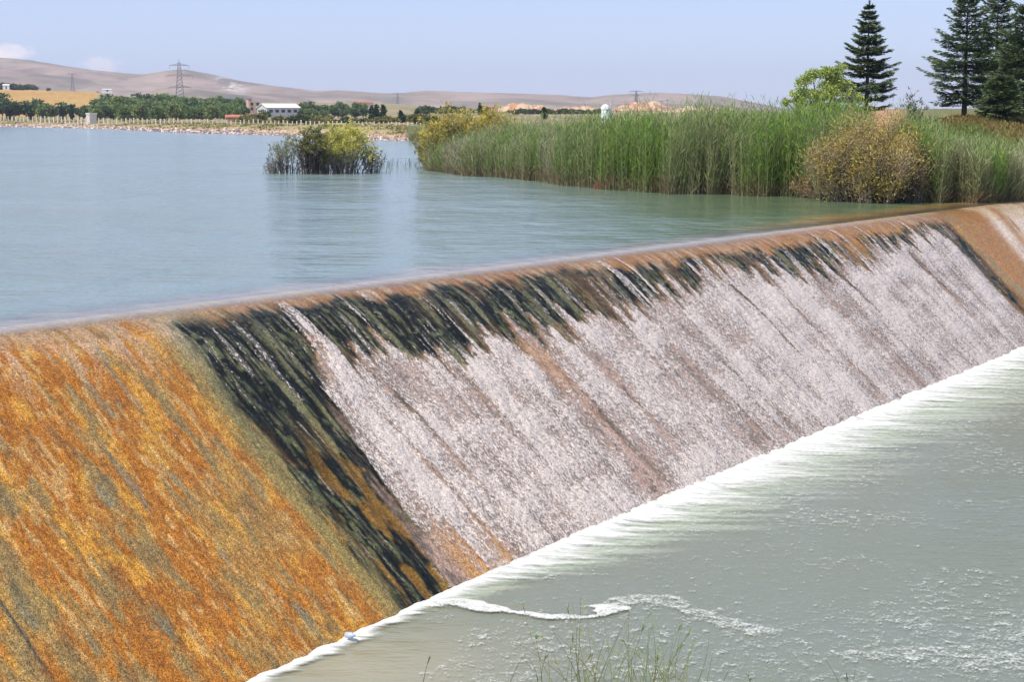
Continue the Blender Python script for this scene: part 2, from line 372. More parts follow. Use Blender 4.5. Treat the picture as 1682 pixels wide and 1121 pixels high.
dens += foam * 0.22 * np.exp(-((sp - 27.75) / .22) ** 2) * sm(.55, .7, T)
# loose white threads over the dark fringe and the orange face
thr = np.maximum(sm(0.58, 0.72, fbm(sp * 5.2, q * 0.45, 73, 3)), .8 * sm(.58, .7, fbm(sp * 14, q * .8, 79, 3)))
dens += 0.45 * thr * np.clip(fringe + tongue * (T < .45), 0, 1) * sm(0.1, 0.2, T) * (1 - foam)
thr2 = sm(0.62, 0.78, fbm(sp * 3.1 + 9, q * 0.25, 74, 3)) * (sp > 26)
dens += 0.5 * thr2 * (1 - foam) * sm(0.05, 0.12, T) * (1 - sm(66, 67, sp))
dens += 0.22 * sm(0.56, 0.70, fbm(sp * 4, q * 0.5, 75, 3)) * (1 - sm(23.5, 25, sp))
dens += 0.30 * (1 - sm(0.12, 0.34, T)) * sm(0.5, 0.7, w2) * (1 - sm(24.5, 26, sp))
dens = np.clip(dens, 0, 1)
b1 = vn(sp * 17, q * 11, 76); b2 = vn(sp * 34, q * 24, 77); b3 = vn(sp * 7, q * 3, 78)
off = 0.022 + foam * (0.035 * (b1 - .4) + 0.02 * (b2 - .5) + 0.03 * (b3 - .5) + 0.10 * (roll - .5)) + 0.01 * dens
XYZ = weir_xyz(S, T, np.maximum(off, 0.012) + 0.02)
m, nt, b = newmat('white_water'); N, L = nt.nodes, nt.links
a1 = N.new('ShaderNodeAttribute'); a1.attribute_name = 'dens'
uvn = N.new('ShaderNodeUVMap')
def uvnoise(sx, sy, det, off=0):
    mp = N.new('ShaderNodeMapping'); mp.inputs['Scale'].default_value = (sx, sy, 1); mp.inputs['Location'].default_value = (off, off * .7, off); L.new(uvn.outputs[0], mp.inputs[0])
    no = N.new('ShaderNodeTexNoise'); no.inputs['Scale'].default_value = 1; no.inputs['Detail'].default_value = det; no.inputs['Roughness'].default_value = 0.6
    L.new(mp.outputs[0], no.inputs[0]); return no.outputs[0]
n1 = uvnoise(17, 9, 5); n2 = uvnoise(38, 24, 3, 5.3)
def mth(op, a, b_=None, c=None):
    x = N.new('ShaderNodeMath'); x.operation = op
    for i, v in enumerate((a, b_, c)):
        if v is None: continue
        if isinstance(v, (int, float)): x.inputs[i].default_value = v
        else: L.new(v, x.inputs[i])
    return x.outputs[0]
# threshold the clump noise by density
nn = mth('ADD', mth('MULTIPLY', n1, 0.65), mth('MULTIPLY', n2, 0.35))
k = mth('ADD', nn, mth('MULTIPLY_ADD', a1.outputs['Fac'], 0.42, -0.71))
al = N.new('ShaderNodeMapRange'); al.interpolation_type = 'SMOOTHSTEP'; al.inputs[1].default_value = -0.035; al.inputs[2].default_value = 0.08
L.new(k, al.inputs[0])
gate = mth('MULTIPLY', mth('MAXIMUM', mth('MULTIPLY', al.outputs[0], .92), mth('MINIMUM', mth('MAXIMUM', mth('MULTIPLY_ADD', a1.outputs['Fac'], 1.3, -.42), 0.0), .5)), mth('MINIMUM', mth('MULTIPLY', a1.outputs['Fac'], 6.0), 1.0))
n3 = uvnoise(46, 34, 2, 9.1)
cr = N.new('ShaderNodeValToRGB'); e = cr.color_ramp.elements; e[0].position = 0.36; e[1].position = 0.62
e[0].color = (0.34, 0.27, 0.21, 1); e[1].color = (0.92, 0.80, 0.68, 1)
L.new(mth('ADD', mth('MULTIPLY', n3, .6), mth('MULTIPLY', n2, .4)), cr.inputs[0]); L.new(cr.outputs[0], b.inputs['Base Color']); b.inputs['Roughness'].default_value = 0.35
L.new(gate, b.inputs['Alpha'])
bp = N.new('ShaderNodeBump'); bp.inputs['Distance'].default_value = 0.04; bp.inputs['Strength'].default_value = 0.9; L.new(nn, bp.inputs['Height']); L.new(bp.outputs[0], b.inputs['Normal'])
M_cascade = m
o = mesh('cascading_water', XYZ, gridfaces(*S.shape), M_cascade, attrs={'dens': dens}, uv=np.stack([sp, q], -1), smooth=True)
tag(o, 'thin sheet of broken white water sliding down the weir face', kind='structure')

# ------------------------------------------------------------------ reservoir surface, thinning over the crest
dq = np.concatenate([[-1400, -1000, -700, -500, -350, -250, -180, -130, -95, -70, -50, -36, -26, -18, -12, -8, -6], np.linspace(-4.5, 1.3, 60)])
S1 = np.concatenate([[-300, -150, -70, -30], np.linspace(-12, 98, 500), [150, 250, 400, 600, 900, 1300]])
S, Q = np.meshgrid(S1, dq)
L_ = qt(S) - qc(S); t = np.where(Q > 0, Q / L_, Q / 8.0)
bedz = np.where(Q > 0, prof(t), prof(np.maximum(t, -2)))
thick = 0.012 + 0.05 * (1 - sm(-0.2, 1.2, Q))
surf_up = 0.062 + 0.022 * (1 - sm(-4.0, -0.3, Q))
z = np.where(Q > 0, bedz + thick, np.maximum(surf_up, bedz + thick))
z = np.where(Q > 0, bedz + thick, z)
ease = sm(-0.25, 0.0, Q)
z = np.where(Q <= 0, (1 - ease) * surf_up + ease * (0.012 + 0.05 * (1 - sm(-0.2, 1.2, Q))), z)
rip = (fbm(S * 3.0, Q * 0.8, 81, 3) - .5) * 0.02 * sm(-4, -1, Q) * (1 - sm(0.8, 1.3, Q)) * (S > -12) * (S < 98)
z = z + rip
depth = np.clip(z - bedz, 0, 3)
vis = 1 - sm(0.15, 1.0, Q + (fbm(S * 2.5, Q * .5, 82, 3) - .5) * 0.8)
QQ = qc(np.clip(S, -30, 100)) + Q
XYZ = np.stack([S * UX + QQ * NX, S * UY + QQ * NY, z], -1)
m, nt, b = newmat('reservoir_water'); N, L = nt.nodes, nt.links
tcx = N.new('ShaderNodeTexCoord')
def wnoise(sc, sx, sy, det, rough=.55):
    mp = N.new('ShaderNodeMapping'); mp.inputs['Scale'].default_value = (sx, sy, 1); L.new(tcx.outputs['Object'], mp.inputs[0])
    no = N.new('ShaderNodeTexNoise'); no.inputs['Scale'].default_value = sc; no.inputs['Detail'].default_value = det; no.inputs['Roughness'].default_value = rough
    L.new(mp.outputs[0], no.inputs[0]); return no.outputs[0]
r1 = wnoise(1.0, .5, 1.7, 4); r2 = wnoise(0.06, .6, 1.0, 3); r3 = wnoise(3.5, .6, 1.4, 3)
r4 = wnoise(1.0, .42, .22, 4)
hgt = mth('ADD', mth('ADD', mth('MULTIPLY', r1, 1.0), mth('MULTIPLY', r3, 0.16)), mth('MULTIPLY', r4, 3.4))
amp = N.new('ShaderNodeMapRange'); amp.inputs[1].default_value = .35; amp.inputs[2].default_value = .65; amp.inputs[3].default_value = .45; amp.inputs[4].default_value = 1.0; L.new(r2, amp.inputs[0])
sh = N.new('ShaderNodeAttribute'); sh.attribute_name = 'shelter_reflect'; lg = N.new('ShaderNodeAttribute'); lg.attribute_name = 'ledge'
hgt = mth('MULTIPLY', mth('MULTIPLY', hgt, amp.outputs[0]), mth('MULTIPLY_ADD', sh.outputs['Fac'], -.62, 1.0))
q1 = N.new('ShaderNodeMixRGB'); q1.inputs[1].default_value = (0.19, 0.255, 0.232, 1); q1.inputs[2].default_value = (0.115, 0.165, 0.085, 1); L.new(sh.outputs['Fac'], q1.inputs[0])  # second colour: green reed reflection painted into the base colour
q2 = N.new('ShaderNodeMixRGB'); q2.inputs[2].default_value = (0.34, 0.21, 0.06, 1); L.new(lg.outputs['Fac'], q2.inputs[0]); L.new(q1.outputs[0], q2.inputs[1]); q3 = N.new('ShaderNodeMixRGB'); q3.inputs[2].default_value = (0.58, 0.50, 0.40, 1); fl = N.new('ShaderNodeAttribute'); fl.attribute_name = 'lip_sheen'; L.new(mth('MULTIPLY', fl.outputs['Fac'], .7), q3.inputs[0]); L.new(q2.outputs[0], q3.inputs[1]); L.new(q3.outputs[0], b.inputs['Base Color'])  # last mix paints a pale sky sheen along the crest
bp = N.new('ShaderNodeBump'); bp.inputs['Strength'].default_value = 1.0; bp.inputs['Distance'].default_value = 0.21; L.new(hgt, bp.inputs['Height'])
b.inputs['Base Color'].default_value = (0.20, 0.265, 0.275, 1); b.inputs['Roughness'].default_value = 0.13; b.inputs['IOR'].default_value = 1.33
L.new(bp.outputs[0], b.inputs['Normal'])
dp = N.new('ShaderNodeAttribute'); dp.attribute_name = 'depth'
vs_ = N.new('ShaderNodeAttribute'); vs_.attribute_name = 'vis'
murk = mth('SUBTRACT', 1.0, mth('POWER', 2.718, mth('MULTIPLY', dp.outputs['Fac'], -4.5)))
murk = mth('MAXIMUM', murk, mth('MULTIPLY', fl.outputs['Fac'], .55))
fr = N.new('ShaderNodeFresnel'); fr.inputs['IOR'].default_value = 1.33; 
gl = N.new('ShaderNodeBsdfGlossy'); gl.inputs['Roughness'].default_value = 0.15
tr = N.new('ShaderNodeBsdfTransparent'); tr.inputs[0].default_value = (0.95, 0.93, 0.88, 1)
mx = N.new('ShaderNodeMixShader'); L.new(mth('MULTIPLY', fr.outputs[0], vs_.outputs['Fac']), mx.inputs[0]); L.new(tr.outputs[0], mx.inputs[1]); L.new(gl.outputs[0], mx.inputs[2])
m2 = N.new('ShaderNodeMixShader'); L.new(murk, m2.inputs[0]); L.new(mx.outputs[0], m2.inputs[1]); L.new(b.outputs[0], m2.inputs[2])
L.new(m2.outputs[0], N['Material Output'].inputs[0])
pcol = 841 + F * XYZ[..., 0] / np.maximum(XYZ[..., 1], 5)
shel_refl = sm(820, 1180, pcol) * (XYZ[..., 1] > 5)  # calmer water by the reeds, also carries their painted reflection
ledge = sm(-2.6, -1.0, Q + (fbm(S * .8, Q * .8, 83, 3) - .5) * 1.6) * sm(1150, 1330, pcol) * .9
lip_sheen = sm(-1.2, -.1, Q + (fbm(S * .6, Q * .8, 84, 3) - .5) * 1.2) * (1 - sm(.3, .9, Q)) * (1 - .7 * sm(1150, 1400, pcol))  # pale reflected sky near the crest, painted into the water colour
o = mesh('reservoir_water', XYZ, gridfaces(*S.shape), m, attrs={'depth': depth, 'vis': vis, 'shelter_reflect': shel_refl, 'ledge': ledge, 'lip_sheen': lip_sheen}, smooth=True)
tag(o, kind='structure')

# ------------------------------------------------------------------ plunge pool and its foam
def sq(p): return p[0] * UX + p[1] * UY, p[0] * NX + p[1] * NY
S1 = np.concatenate([[-40, -20, -5], sspace(8, 90, 0.08), [120]]); Q1 = np.concatenate([np.linspace(-21.5, -12, 150), np.linspace(-11.9, 14, 120)])
S, Q = np.meshgrid(S1, Q1)
X = S * UX + Q * NX; Y = S * UY + Q * NY
d0 = Q - qt(S)
z = -DROP + 0.02 * (fbm(X * .5, Y * 1.2, 91, 3) - .5) + 0.05 * np.exp(-(d0 / 1.4) ** 2) * (fbm(X * 1.2, Y * 3, 92, 3) - .3)
m, nt, b = newmat('pool_water'); N, L = nt.nodes, nt.links
tcx = N.new('ShaderNodeTexCoord')
r1 = wnoise(1.0, 1.2, 2.8, 4); r3 = wnoise(4.5, .7, 2.0, 3)
bp = N.new('ShaderNodeBump'); bp.inputs['Distance'].default_value = 0.035; L.new(mth('ADD', r1, mth('MULTIPLY', r3, .3)), bp.inputs['Height'])
cl = wnoise(0.12, 1, 1, 3)
cr = N.new('ShaderNodeValToRGB'); e = cr.color_ramp.elements; e[0].position = .38; e[1].position = .62
e[0].color = (0.175, 0.19, 0.12, 1); e[1].color = (0.18, 0.20, 0.145, 1)
L.new(cl, cr.inputs[0])
aer = N.new('ShaderNodeAttribute'); aer.attribute_name = 'aer'; slk = N.new('ShaderNodeAttribute'); slk.attribute_name = 'silt'
ma = N.new('ShaderNodeMixRGB'); ma.inputs[2].default_value = (0.52, 0.58, 0.41, 1); L.new(aer.outputs['Fac'], ma.inputs[0]); L.new(cr.outputs[0], ma.inputs[1])
ms = N.new('ShaderNodeMixRGB'); ms.inputs[2].default_value = (0.34, 0.31, 0.20, 1); L.new(slk.outputs['Fac'], ms.inputs[0]); L.new(ma.outputs[0], ms.inputs[1])
L.new(ms.outputs[0], b.inputs['Base Color']); b.inputs['Roughness'].default_value = 0.14; b.inputs['IOR'].default_value = 1.33
L.new(bp.outputs[0], b.inputs['Normal'])
aw = np.interp(S - d0 * .66, [22, 25, 30, 45, 60, 70], [0.1, .8, 2.0, 3.0, 3.6, 3.8]) * (.65 + .7 * sm(.25, .75, fbm(Y * 6.4, X * 0.4, 95, 4)))
aerv = .85 * (1 - sm(.1, 1.35, d0 / aw)) * (S > 22)
silt = np.exp(-((S - 19.8) / 2.6) ** 2 - ((d0 - 1.0) / 2.2) ** 2) * .8
o = mesh('pool_water', np.stack([X, Y, z], -1), gridfaces(*S.shape), m, attrs={'aer': aerv, 'silt': silt}, smooth=True); tag(o, kind='structure')

S1 = sspace(13, 78, 0.045); D1 = np.concatenate([np.linspace(-0.12, 4.0, 106), np.linspace(4.05, 13, 130)])
S, Dd = np.meshgrid(S1, D1)
Q = qt(S) + Dd; X = S * UX + Q * NX; Y = S * UY + Q * NY
# foam streams off to the right of the toe (world x); trace each point back to the toe line along x
back = Dd / 0.834                                     # distance to the toe measured along +x
sk = .45 * fbm(Y * 2.1 + X * .25, X * 0.35, 94, 3) + .55 * fbm(Y * 9, X * 0.5, 95, 3); sk2 = fbm(Y * 13, X * 0.9, 96, 3); big = fbm(S * .22, S * 0, 97, 3)
wid = np.interp(S - Dd * .66, [14, 20, 22.5, 24.5, 26, 30, 36, 45, 60, 70], [0.45, 0.40, 0.45, 0.8, 1.5, 2.0, 2.6, 3.0, 3.4, 3.6]) * (0.75 + 0.5 * big)
wid = wid * (0.65 + .7 * sm(.25, .75, sk)) * .85 * (.55 + .9 * fbm(S * 1.6, S * 0 + 3, 105, 3))
core = 1 - np.clip(Dd / wid, 0, 1)
veil = 0.44 * (1 - sm(0.8, 2.1, Dd / wid + (sk2 - .5) * 1.0)) * (S > 25)
cov = veil
# drifting tongue and lacy trails
def trail(pts, w0, w1, amt, cov, ns=98, soft=.5):
    P = [at(x, y, -DROP)[:2] for x, y in pts]; best = np.full(X.shape, 9.0)
    wj = 1 + 1.1 * (fbm(X * 1.5, Y * 2.2, ns, 3) - .5) * 2
    for i in range(len(P) - 1):
        a, b_ = P[i], P[i + 1]; ab = b_ - a; tt = np.clip(((X - a[0]) * ab[0] + (Y - a[1]) * ab[1]) / (ab @ ab), 0, 1)
        dd = np.hypot((X - a[0] - tt * ab[0]) * .55, (Y - a[1] - tt * ab[1]))
        ww = w0 + (w1 - w0) * (i + tt) / (len(P) - 1)
        best = np.minimum(best, dd / (ww * wj))
    return np.maximum(cov, amt * (1 - sm(1 - soft, 1 + soft * .4, best)))
cov = trail([(700, 998), (745, 996), (800, 1003), (850, 1011), (905, 1017), (955, 1018), (990, 1014), (998, 1003), (985, 1000)], .24, .15, .98, cov, soft=.25)
cov = trail([(995, 1000), (1035, 990), (1075, 986), (1110, 998), (1150, 1012), (1200, 1030), (1250, 1040)], .16, .45, .62, cov, 99)
cov = trail([(1250, 1040), (1330, 1038), (1400, 1045), (1440, 1072)], .35, .25, .45, cov, 100)
cov = trail([(1420, 1078), (1520, 1076), (1600, 1080), (1690, 1092)], .3, .7, .55, cov, 101)
cov = trail([(720, 1110), (770, 1075), (800, 1040)], .25, .25, .42, cov, 102)
# freckles of loose foam over the pool, denser towards the lower left
fz = 0.27 + 0.13 * sm(.45, .7, fbm(X * .5, Y * .6, 103, 3)) + 0.13 * (1 - sm(26, 31, Y)) + 0.05 * np.exp(-((Dd - 3.2) / 1.4) ** 2)
calm = np.exp(-(((S - 20.5) / 2.6) ** 2)) * (1 - sm(1.2, 3.0, Dd))
cov = np.maximum(cov, fz * (1 - calm * .6))
z = -DROP + 0.035 + 0.02 * (fbm(X * .5, Y * 1.2, 91, 3) - .5) + 0.05 * np.exp(-(Dd / 1.4) ** 2) * (fbm(X * 1.2, Y * 3, 92, 3) - .3)
z += (.1 + .7 * sm(22, 32, S)) * np.clip(core, 0, 1) ** 1.5 * (0.06 + 0.07 * (sk2 - .4) + 0.10 * np.exp(-(Dd / .35) ** 2) * (vn(S * 5, Dd * 4, 104)) * sm(23, 27, S)) + 0.02 * np.clip(cov - .5, 0, 1)
m, nt, b = newmat('foam'); N, L = nt.nodes, nt.links
a1 = N.new('ShaderNodeAttribute'); a1.attribute_name = 'cov'; tcx = N.new('ShaderNodeTexCoord')
n1 = wnoise(5.0, 1.0, 1.0, 5, .66); n2 = wnoise(20, 1.0, 1.0, 3, .6)
nn = mth('ADD', mth('MULTIPLY', n1, .62), mth('MULTIPLY', n2, .38))
k = mth('ADD', nn, mth('MULTIPLY_ADD', a1.outputs['Fac'], 0.50, -0.775))
al = N.new('ShaderNodeMapRange'); al.interpolation_type = 'SMOOTHSTEP'; al.inputs[1].default_value = -0.05; al.inputs[2].default_value = 0.14; L.new(mth('DIVIDE', k, mth('MULTIPLY_ADD', a1.outputs['Fac'], 2.2, 0.25)), al.inputs[0])
co = N.new('ShaderNodeAttribute'); co.attribute_name = 'core'
s1 = wnoise(2.6, .22, 2.4, 5, .6); s2 = wnoise(11, .30, 1.3, 3, .6)
stn = mth('ADD', mth('MULTIPLY', s1, .6), mth('MULTIPLY', s2, .4))
ac = N.new('ShaderNodeMapRange'); ac.interpolation_type = 'SMOOTHSTEP'; ac.inputs[1].default_value = .10; ac.inputs[2].default_value = 1.0
L.new(mth('ADD', co.outputs['Fac'], mth('MULTIPLY_ADD', stn, 2.2, -1.12)), ac.inputs[0])
acore = mth('MULTIPLY', ac.outputs[0], mth('MINIMUM', mth('MULTIPLY', co.outputs['Fac'], 5.0), 1.0))
L.new(mth('MULTIPLY', mth('MAXIMUM', al.outputs[0], acore), 0.97), b.inputs['Alpha'])
co_ = N.new('ShaderNodeAttribute'); co_.attribute_name = 'core'
cr = N.new('ShaderNodeValToRGB'); e = cr.color_ramp.elements; e[0].position = .1; e[1].position = .85
e[0].color = (0.50, 0.53, 0.44, 1); e[1].color = (0.74, 0.74, 0.65, 1); L.new(mth('MAXIMUM', a1.outputs['Fac'], mth('MULTIPLY', co_.outputs['Fac'], 1.6)), cr.inputs[0]); L.new(cr.outputs[0], b.inputs['Base Color'])
b.inputs['Roughness'].default_value = .6
bp = N.new('ShaderNodeBump'); bp.inputs['Distance'].default_value = 0.03; L.new(nn, bp.inputs['Height']); L.new(bp.outputs[0], b.inputs['Normal'])
o = mesh('foam', np.stack([X, Y, z], -1), gridfaces(*S.shape), m, attrs={'cov': np.clip(cov, 0, 1.2), 'core': core}, smooth=True)
tag(o, 'white foam streaming off the foot of the weir over the pool', 'foam', kind='stuff')

# near bank, just below the frame
xs = np.linspace(-40, 45, 60); ys = np.concatenate([[-30, -10, 0], np.linspace(3, 24.9, 40)])
X, Y = np.meshgrid(xs, ys)
z = np.interp(Y, [-30, 0, 4, 24.9], [2.2, 2.2, 2.1, -4.75]) + 0.25 * (fbm(X * .5, Y * .5, 110) - .55) * sm(0, 6, Y)
Cg = mixc(np.zeros(X.shape + (3,)) + (0.16, 0.13, 0.07), (0.09, 0.11, 0.035), sm(.4, .6, fbm(X * .8, Y * .8, 111)))
tag(mesh('near_bank', np.stack([X, Y, z], -1), gridfaces(*X.shape), M_ground, cols=Cg.reshape(-1, 3), smooth=True), kind='structure')

# ------------------------------------------------------------------ terrain beyond the water: a polar sheet around the viewpoint
SHX = [-2500, -400, 0, 150, 300, 450, 560, 640, 696, 698, 760, 850, 920, 1000, 1100, 1200, 1300, 1400, 1500, 1600, 1682, 1740, 1787, 1900, 3200]
SHY = [204, 206, 208, 211, 218, 222, 228, 231, 232, 280, 289, 295, 305, 313, 319, 321, 325, 331, 333, 334, 328, 320, 311, 296, 290]
def shore(px): return np.interp(px, SHX, [4 * F / (y - 188) for y in SHY])
def tow(px, r):                                        # column + forward distance to world xy
    return (px - 841) / F * r, r
def elev(ypx, r): return H + (188 - np.asarray(ypx, float)) / F * r
PXC = np.concatenate([np.linspace(-2500, -100, 60), np.linspace(-80, 1760, 920), np.linspace(1800, 3200, 40)])
def ground_z(px, r):
    rs = shore(px)
    e = r - rs
    far = 1 - sm(640, 760, px)                          # 1 on the far bank, 0 on the reed bank
    # far bank: stony edge, flat berm with the fence, plain rising behind
    yl = np.interp(px, [-400, 0, 170, 300, 500, 700, 1682], [150, 150, 158, 172, 180, 183, 186])
    z_far = np.interp(e, [-30, -3, 0, 8, 45, 120], [-6, -1.2, 0, .9, 1.7, 1.8])
    zl = elev(yl, 900)
    z_far = z_far + (zl - 1.8) * sm(140, 900, e) * sm(0, 1, e)
    zrise = np.interp(px, [-400, 0, 90, 170, 230, 1700], [elev(146, 1400), elev(147, 1400), elev(150, 1400), elev(153, 1400), elev(166, 1400), elev(182, 1400)])
    z_far = np.where(e > 500, z_far + (zrise - zl) * sm(900, 1400, r), z_far)
    # reed bank: low muddy land then a grassy mound at the right
    z_n = np.interp(e, [-25, -1.5, 0, 4, 20, 60], [-6, -2.6, 0.0, .25, .5, .9])
    top = np.interp(px, [1340, 1440, 1560, 1682, 2200], [1.0, 3.1, 3.95, 3.95, 4.2])
    z_n = z_n + (top - .9) * sm(1340, 1450, px) * sm(6, 27, e) * (1 - 0.25 * sm(60, 200, e))
    z_n = z_n + (elev(183, 1400) - 1) * sm(250, 1400, e)
    return z_far * far + z_n * (1 - far)
er = np.concatenate([[-2500, -900, -400, -200, -60, -30, -15, -6, -3, -1.5], np.linspace(-.6, 10, 22), np.linspace(11, 48, 26), np.geomspace(52, 1900, 90)])
PXg, E = np.meshgrid(PXC, er)
Rg = np.maximum(shore(PXg) + E, 1.0)
Rg = np.where(E > 60, shore(PXg) + E, Rg)
Zg = ground_z(PXg, Rg)
Xg, Yg = tow(PXg, Rg)
rough = (fbm(Xg * .25, Yg * .25, 120, 4) - .5)
Zg = Zg + rough * np.where(E > 60, 1.2, 0.5) * sm(-1, 6, E) + (fbm(Xg * 1.3, Yg * 1.3, 121, 2) - .5) * .35 * sm(-1, 1, E) * (1 - sm(8, 14, E))
Zg = np.where(E < -20, -7.5, Zg)
Cg = np.zeros(Xg.shape + (3,)); Cg[:] = (0.34, 0.26, 0.15)
Cg = mixc(Cg, (0.20, 0.20, 0.075), sm(.42, .6, fbm(Xg * .06, Yg * .06, 122)) * .8)
farb = 1 - sm(640, 720, PXg)
Cg = mixc(Cg, (0.47, 0.33, 0.20), farb * (1 - sm(20, 34, E)) * sm(2, 5, E) * (.5 + .5 * fbm(Xg * .3, Yg * .3, 123)))
Cg = mixc(Cg, (0.30, 0.27, 0.11), farb * sm(8, 22, E) * (1 - sm(60, 90, E)) * .6)
Cg = mixc(Cg, (0.22, 0.17, 0.15), farb * (1 - sm(1.5, 6, E)) * .9)
# golden field at the left, green plots on the plain
fld = farb * sm(-400, -380, PXg) * (1 - sm(166, 168, PXg + (Rg - 1200) * .01)) * sm(800, 820, Rg) * (1 - sm(1350, 1360, Rg))
Cg = mixc(Cg, (0.44, 0.29, 0.10), fld)
Cg = mixc(Cg, (0.42, 0.23, 0.06), fld * sm(.4, .65, fbm(Xg * .03, Yg * .05, 124)) * .8)
Cg = mixc(Cg, (0.56, 0.42, 0.24), farb * sm(1355, 1365, Rg) * .7 * (1 - sm(170, 260, PXg)))
Cg = mixc(Cg, (0.42, 0.22, 0.10), sm(1380, 1400, PXg) * (1 - sm(1490, 1510, PXg)) * sm(10, 24, E) * (1 - farb) * .8)
gr = sm(1470, 1540, PXg) * sm(3, 8, E)
Cg = mixc(Cg, (0.13, 0.14, 0.04), gr)
Cg = mixc(Cg, (0.17, 0.14, 0.05), .6 * gr * sm(.40, .58, fbm(Xg * .22, Yg * .10, 125) + .12 * sm(12, 25, E) - .05))
plot = sm(.5, .53, vn(Xg * .006, Yg * .012, 126)) * sm(200, 300, E) * sm(640, 760, PXg) * (1 - sm(1300, 1400, PXg))
Cg = mixc(Cg, (0.13, 0.16, 0.06), plot * .7)
ground = mesh('ground', np.stack([Xg, Yg, Zg], -1), gridfaces(*Xg.shape), M_ground, cols=Cg.reshape(-1, 3), smooth=True); tag(ground, kind='structure')

def gz(px, r):
    """height of the terrain at a column and forward distance"""
    j = int(np.clip(np.searchsorted(PXC, px), 1, len(PXC) - 1)); e = r - shore(px)
    return float(np.interp(e, er, Zg[:, j]))
def onground(px, r):
    x, y = tow(px, r); return (x, y, gz(px, r))

# ------------------------------------------------------------------ far hills
RX = [-2500, -1200, -500, -150, 0, 60, 100, 160, 215, 245, 280, 310, 350, 400, 450, 520, 570, 620, 655, 700, 760, 800, 880, 930, 970, 1000, 1060, 1130, 1180, 1215, 1250, 1300, 1450, 1682, 2200, 3200]
RY = [130, 110, 98, 95, 97, 101, 107, 117, 123, 124, 118, 116, 123, 134, 142, 150, 150, 153, 154, 149, 151, 152, 154, 157, 160, 156, 153, 154, 158, 165, 172, 181, 186, 190, 190, 190]
PXH = np.concatenate([np.linspace(-2500, -100, 50), np.linspace(-80, 1760, 700), np.linspace(1800, 3200, 20)])
RH = np.concatenate([np.linspace(2000, 4200, 70), np.linspace(4300, 6500, 20)])
P2, R2 = np.meshgrid(PXH, RH); X2, Y2 = tow(P2, R2)
ry = np.interp(P2, RX, RY)
ridge = (188 - ry) / F * 4200
g = np.interp(R2, [2000, 2600, 3300, 3900, 4200, 4600, 5200, 6500], [.06, .20, .50, .88, 1.0, .98, .7, .2])
n_ = fbm(X2 / 420, Y2 / 420, 130, 5); gul = 1 - np.abs(2 * fbm(X2 / 260, Y2 / 700, 131, 4) - 1)
z = H - 6 + ridge * g * (R2 / 4200) ** .2 + (n_ - .5) * (10 + ridge * .35) * sm(2000, 2400, R2) * (1 - .8 * sm(3700, 4200, R2)) - (gul - .6) * ridge * .22 * (1 - sm(3600, 4200, R2))
z += 6 * sm(3500, 4200, R2) + (fbm(X2 / 60, Y2 / 60, 132, 3) - .5) * 3
Ch = np.zeros(X2.shape + (3,)); Ch[:] = (0.30, 0.215, 0.155)
Ch = mixc(Ch, (0.21, 0.17, 0.12), sm(.45, .6, n_)); Ch = mixc(Ch, (0.38, 0.28, 0.20), sm(.5, .7, gul) * .5)
Ch = mixc(Ch, (0.20, 0.19, 0.11), sm(.56, .66, fbm(X2 / 300, Y2 / 150, 133, 4)) * .6)
Ch = mixc(Ch, (0.17, 0.14, 0.10), sm(.50, .68, fbm(X2 / 90, Y2 / 160, 135, 4)) * .55)
Ch = mixc(Ch, (0.42, 0.32, 0.24), sm(.54, .68, fbm(X2 / 70, Y2 / 200, 136, 4)) * .5)
# pale chalk scar on the shoulder, tree-dark slope near the middle
yp = 188 - (z - H) / R2 * F
scar = np.exp(-((P2 - 378 - (yp - 136) * 1.0) / 15) ** 2 - ((R2 - 3850) / 200) ** 2) * sm(.42, .58, fbm(X2 / 14, Y2 / 40, 134, 3))
Ch = mixc(Ch, (0.85, 0.78, 0.68), np.clip(scar * 1.0, 0, .8))
Ch = mixc(Ch, (0.12, 0.13, 0.09), np.clip(1.5 * np.exp(-((P2 - 400) / 22) ** 2 - ((R2 - 2700) / 160) ** 2) + 1.2 * np.exp(-((P2 - 648) / 26) ** 2 - ((R2 - 3400) / 300) ** 2), 0, .7))
o = mesh('hills', np.stack([X2, Y2, z], -1), gridfaces(*X2.shape), M_hill, cols=Ch.reshape(-1, 3), smooth=True); tag(o, kind='structure')

# orange spoil banks on the plain: low ragged mounds
def mound(px0, px1, r, ytop, ybase, seed, col, label):
    n, mm = 120, 26
    uu = np.linspace(0, 1, n); vv = np.linspace(-1, 1, mm); U, V = np.meshgrid(uu, vv)
    px = px0 + (px1 - px0) * U; R = r + V * 60 * 1.0
    hgt_ = (ybase - ytop) / F * r
    prof_ = np.clip(np.sin(np.pi * U), 0, 1) ** .5 * (1 - V * V) ** .8 * (.45 + 1.1 * (fbm(U * 6, V * 1.2, seed, 4) - .2))
    z = elev(ybase, r) - 1.5 + hgt_ * .95 * prof_
    x, y = tow(px, R)
    c = mixc(np.zeros(U.shape + (3,)) + col, (0.60, 0.42, 0.26), sm(.45, .6, fbm(U * 14, V * 3, seed + 5)))
    o = mesh('spoil_mound', np.stack([x, y, z], -1), gridfaces(mm, n), M_hill, cols=c.reshape(-1, 3), smooth=True)
    tag(o, label, 'mound')
mound(806, 905, 1500, 163, 181, 140, (0.46, 0.23, 0.11), 'bright orange earth mound on the plain above the yellow shrub, left of the tank')
mound(900, 990, 1700, 170, 181, 141, (0.50, 0.27, 0.15), 'low orange earth ridge on the plain just left of the white tank')
mound(1004, 1110, 1600, 163, 180, 142, (0.44, 0.22, 0.12), 'orange earth mound on the plain just right of the white tank')
mound(1070, 1235, 1300, 168, 184, 143, (0.22, 0.19, 0.11), 'long olive brown rise behind the tallest reeds')
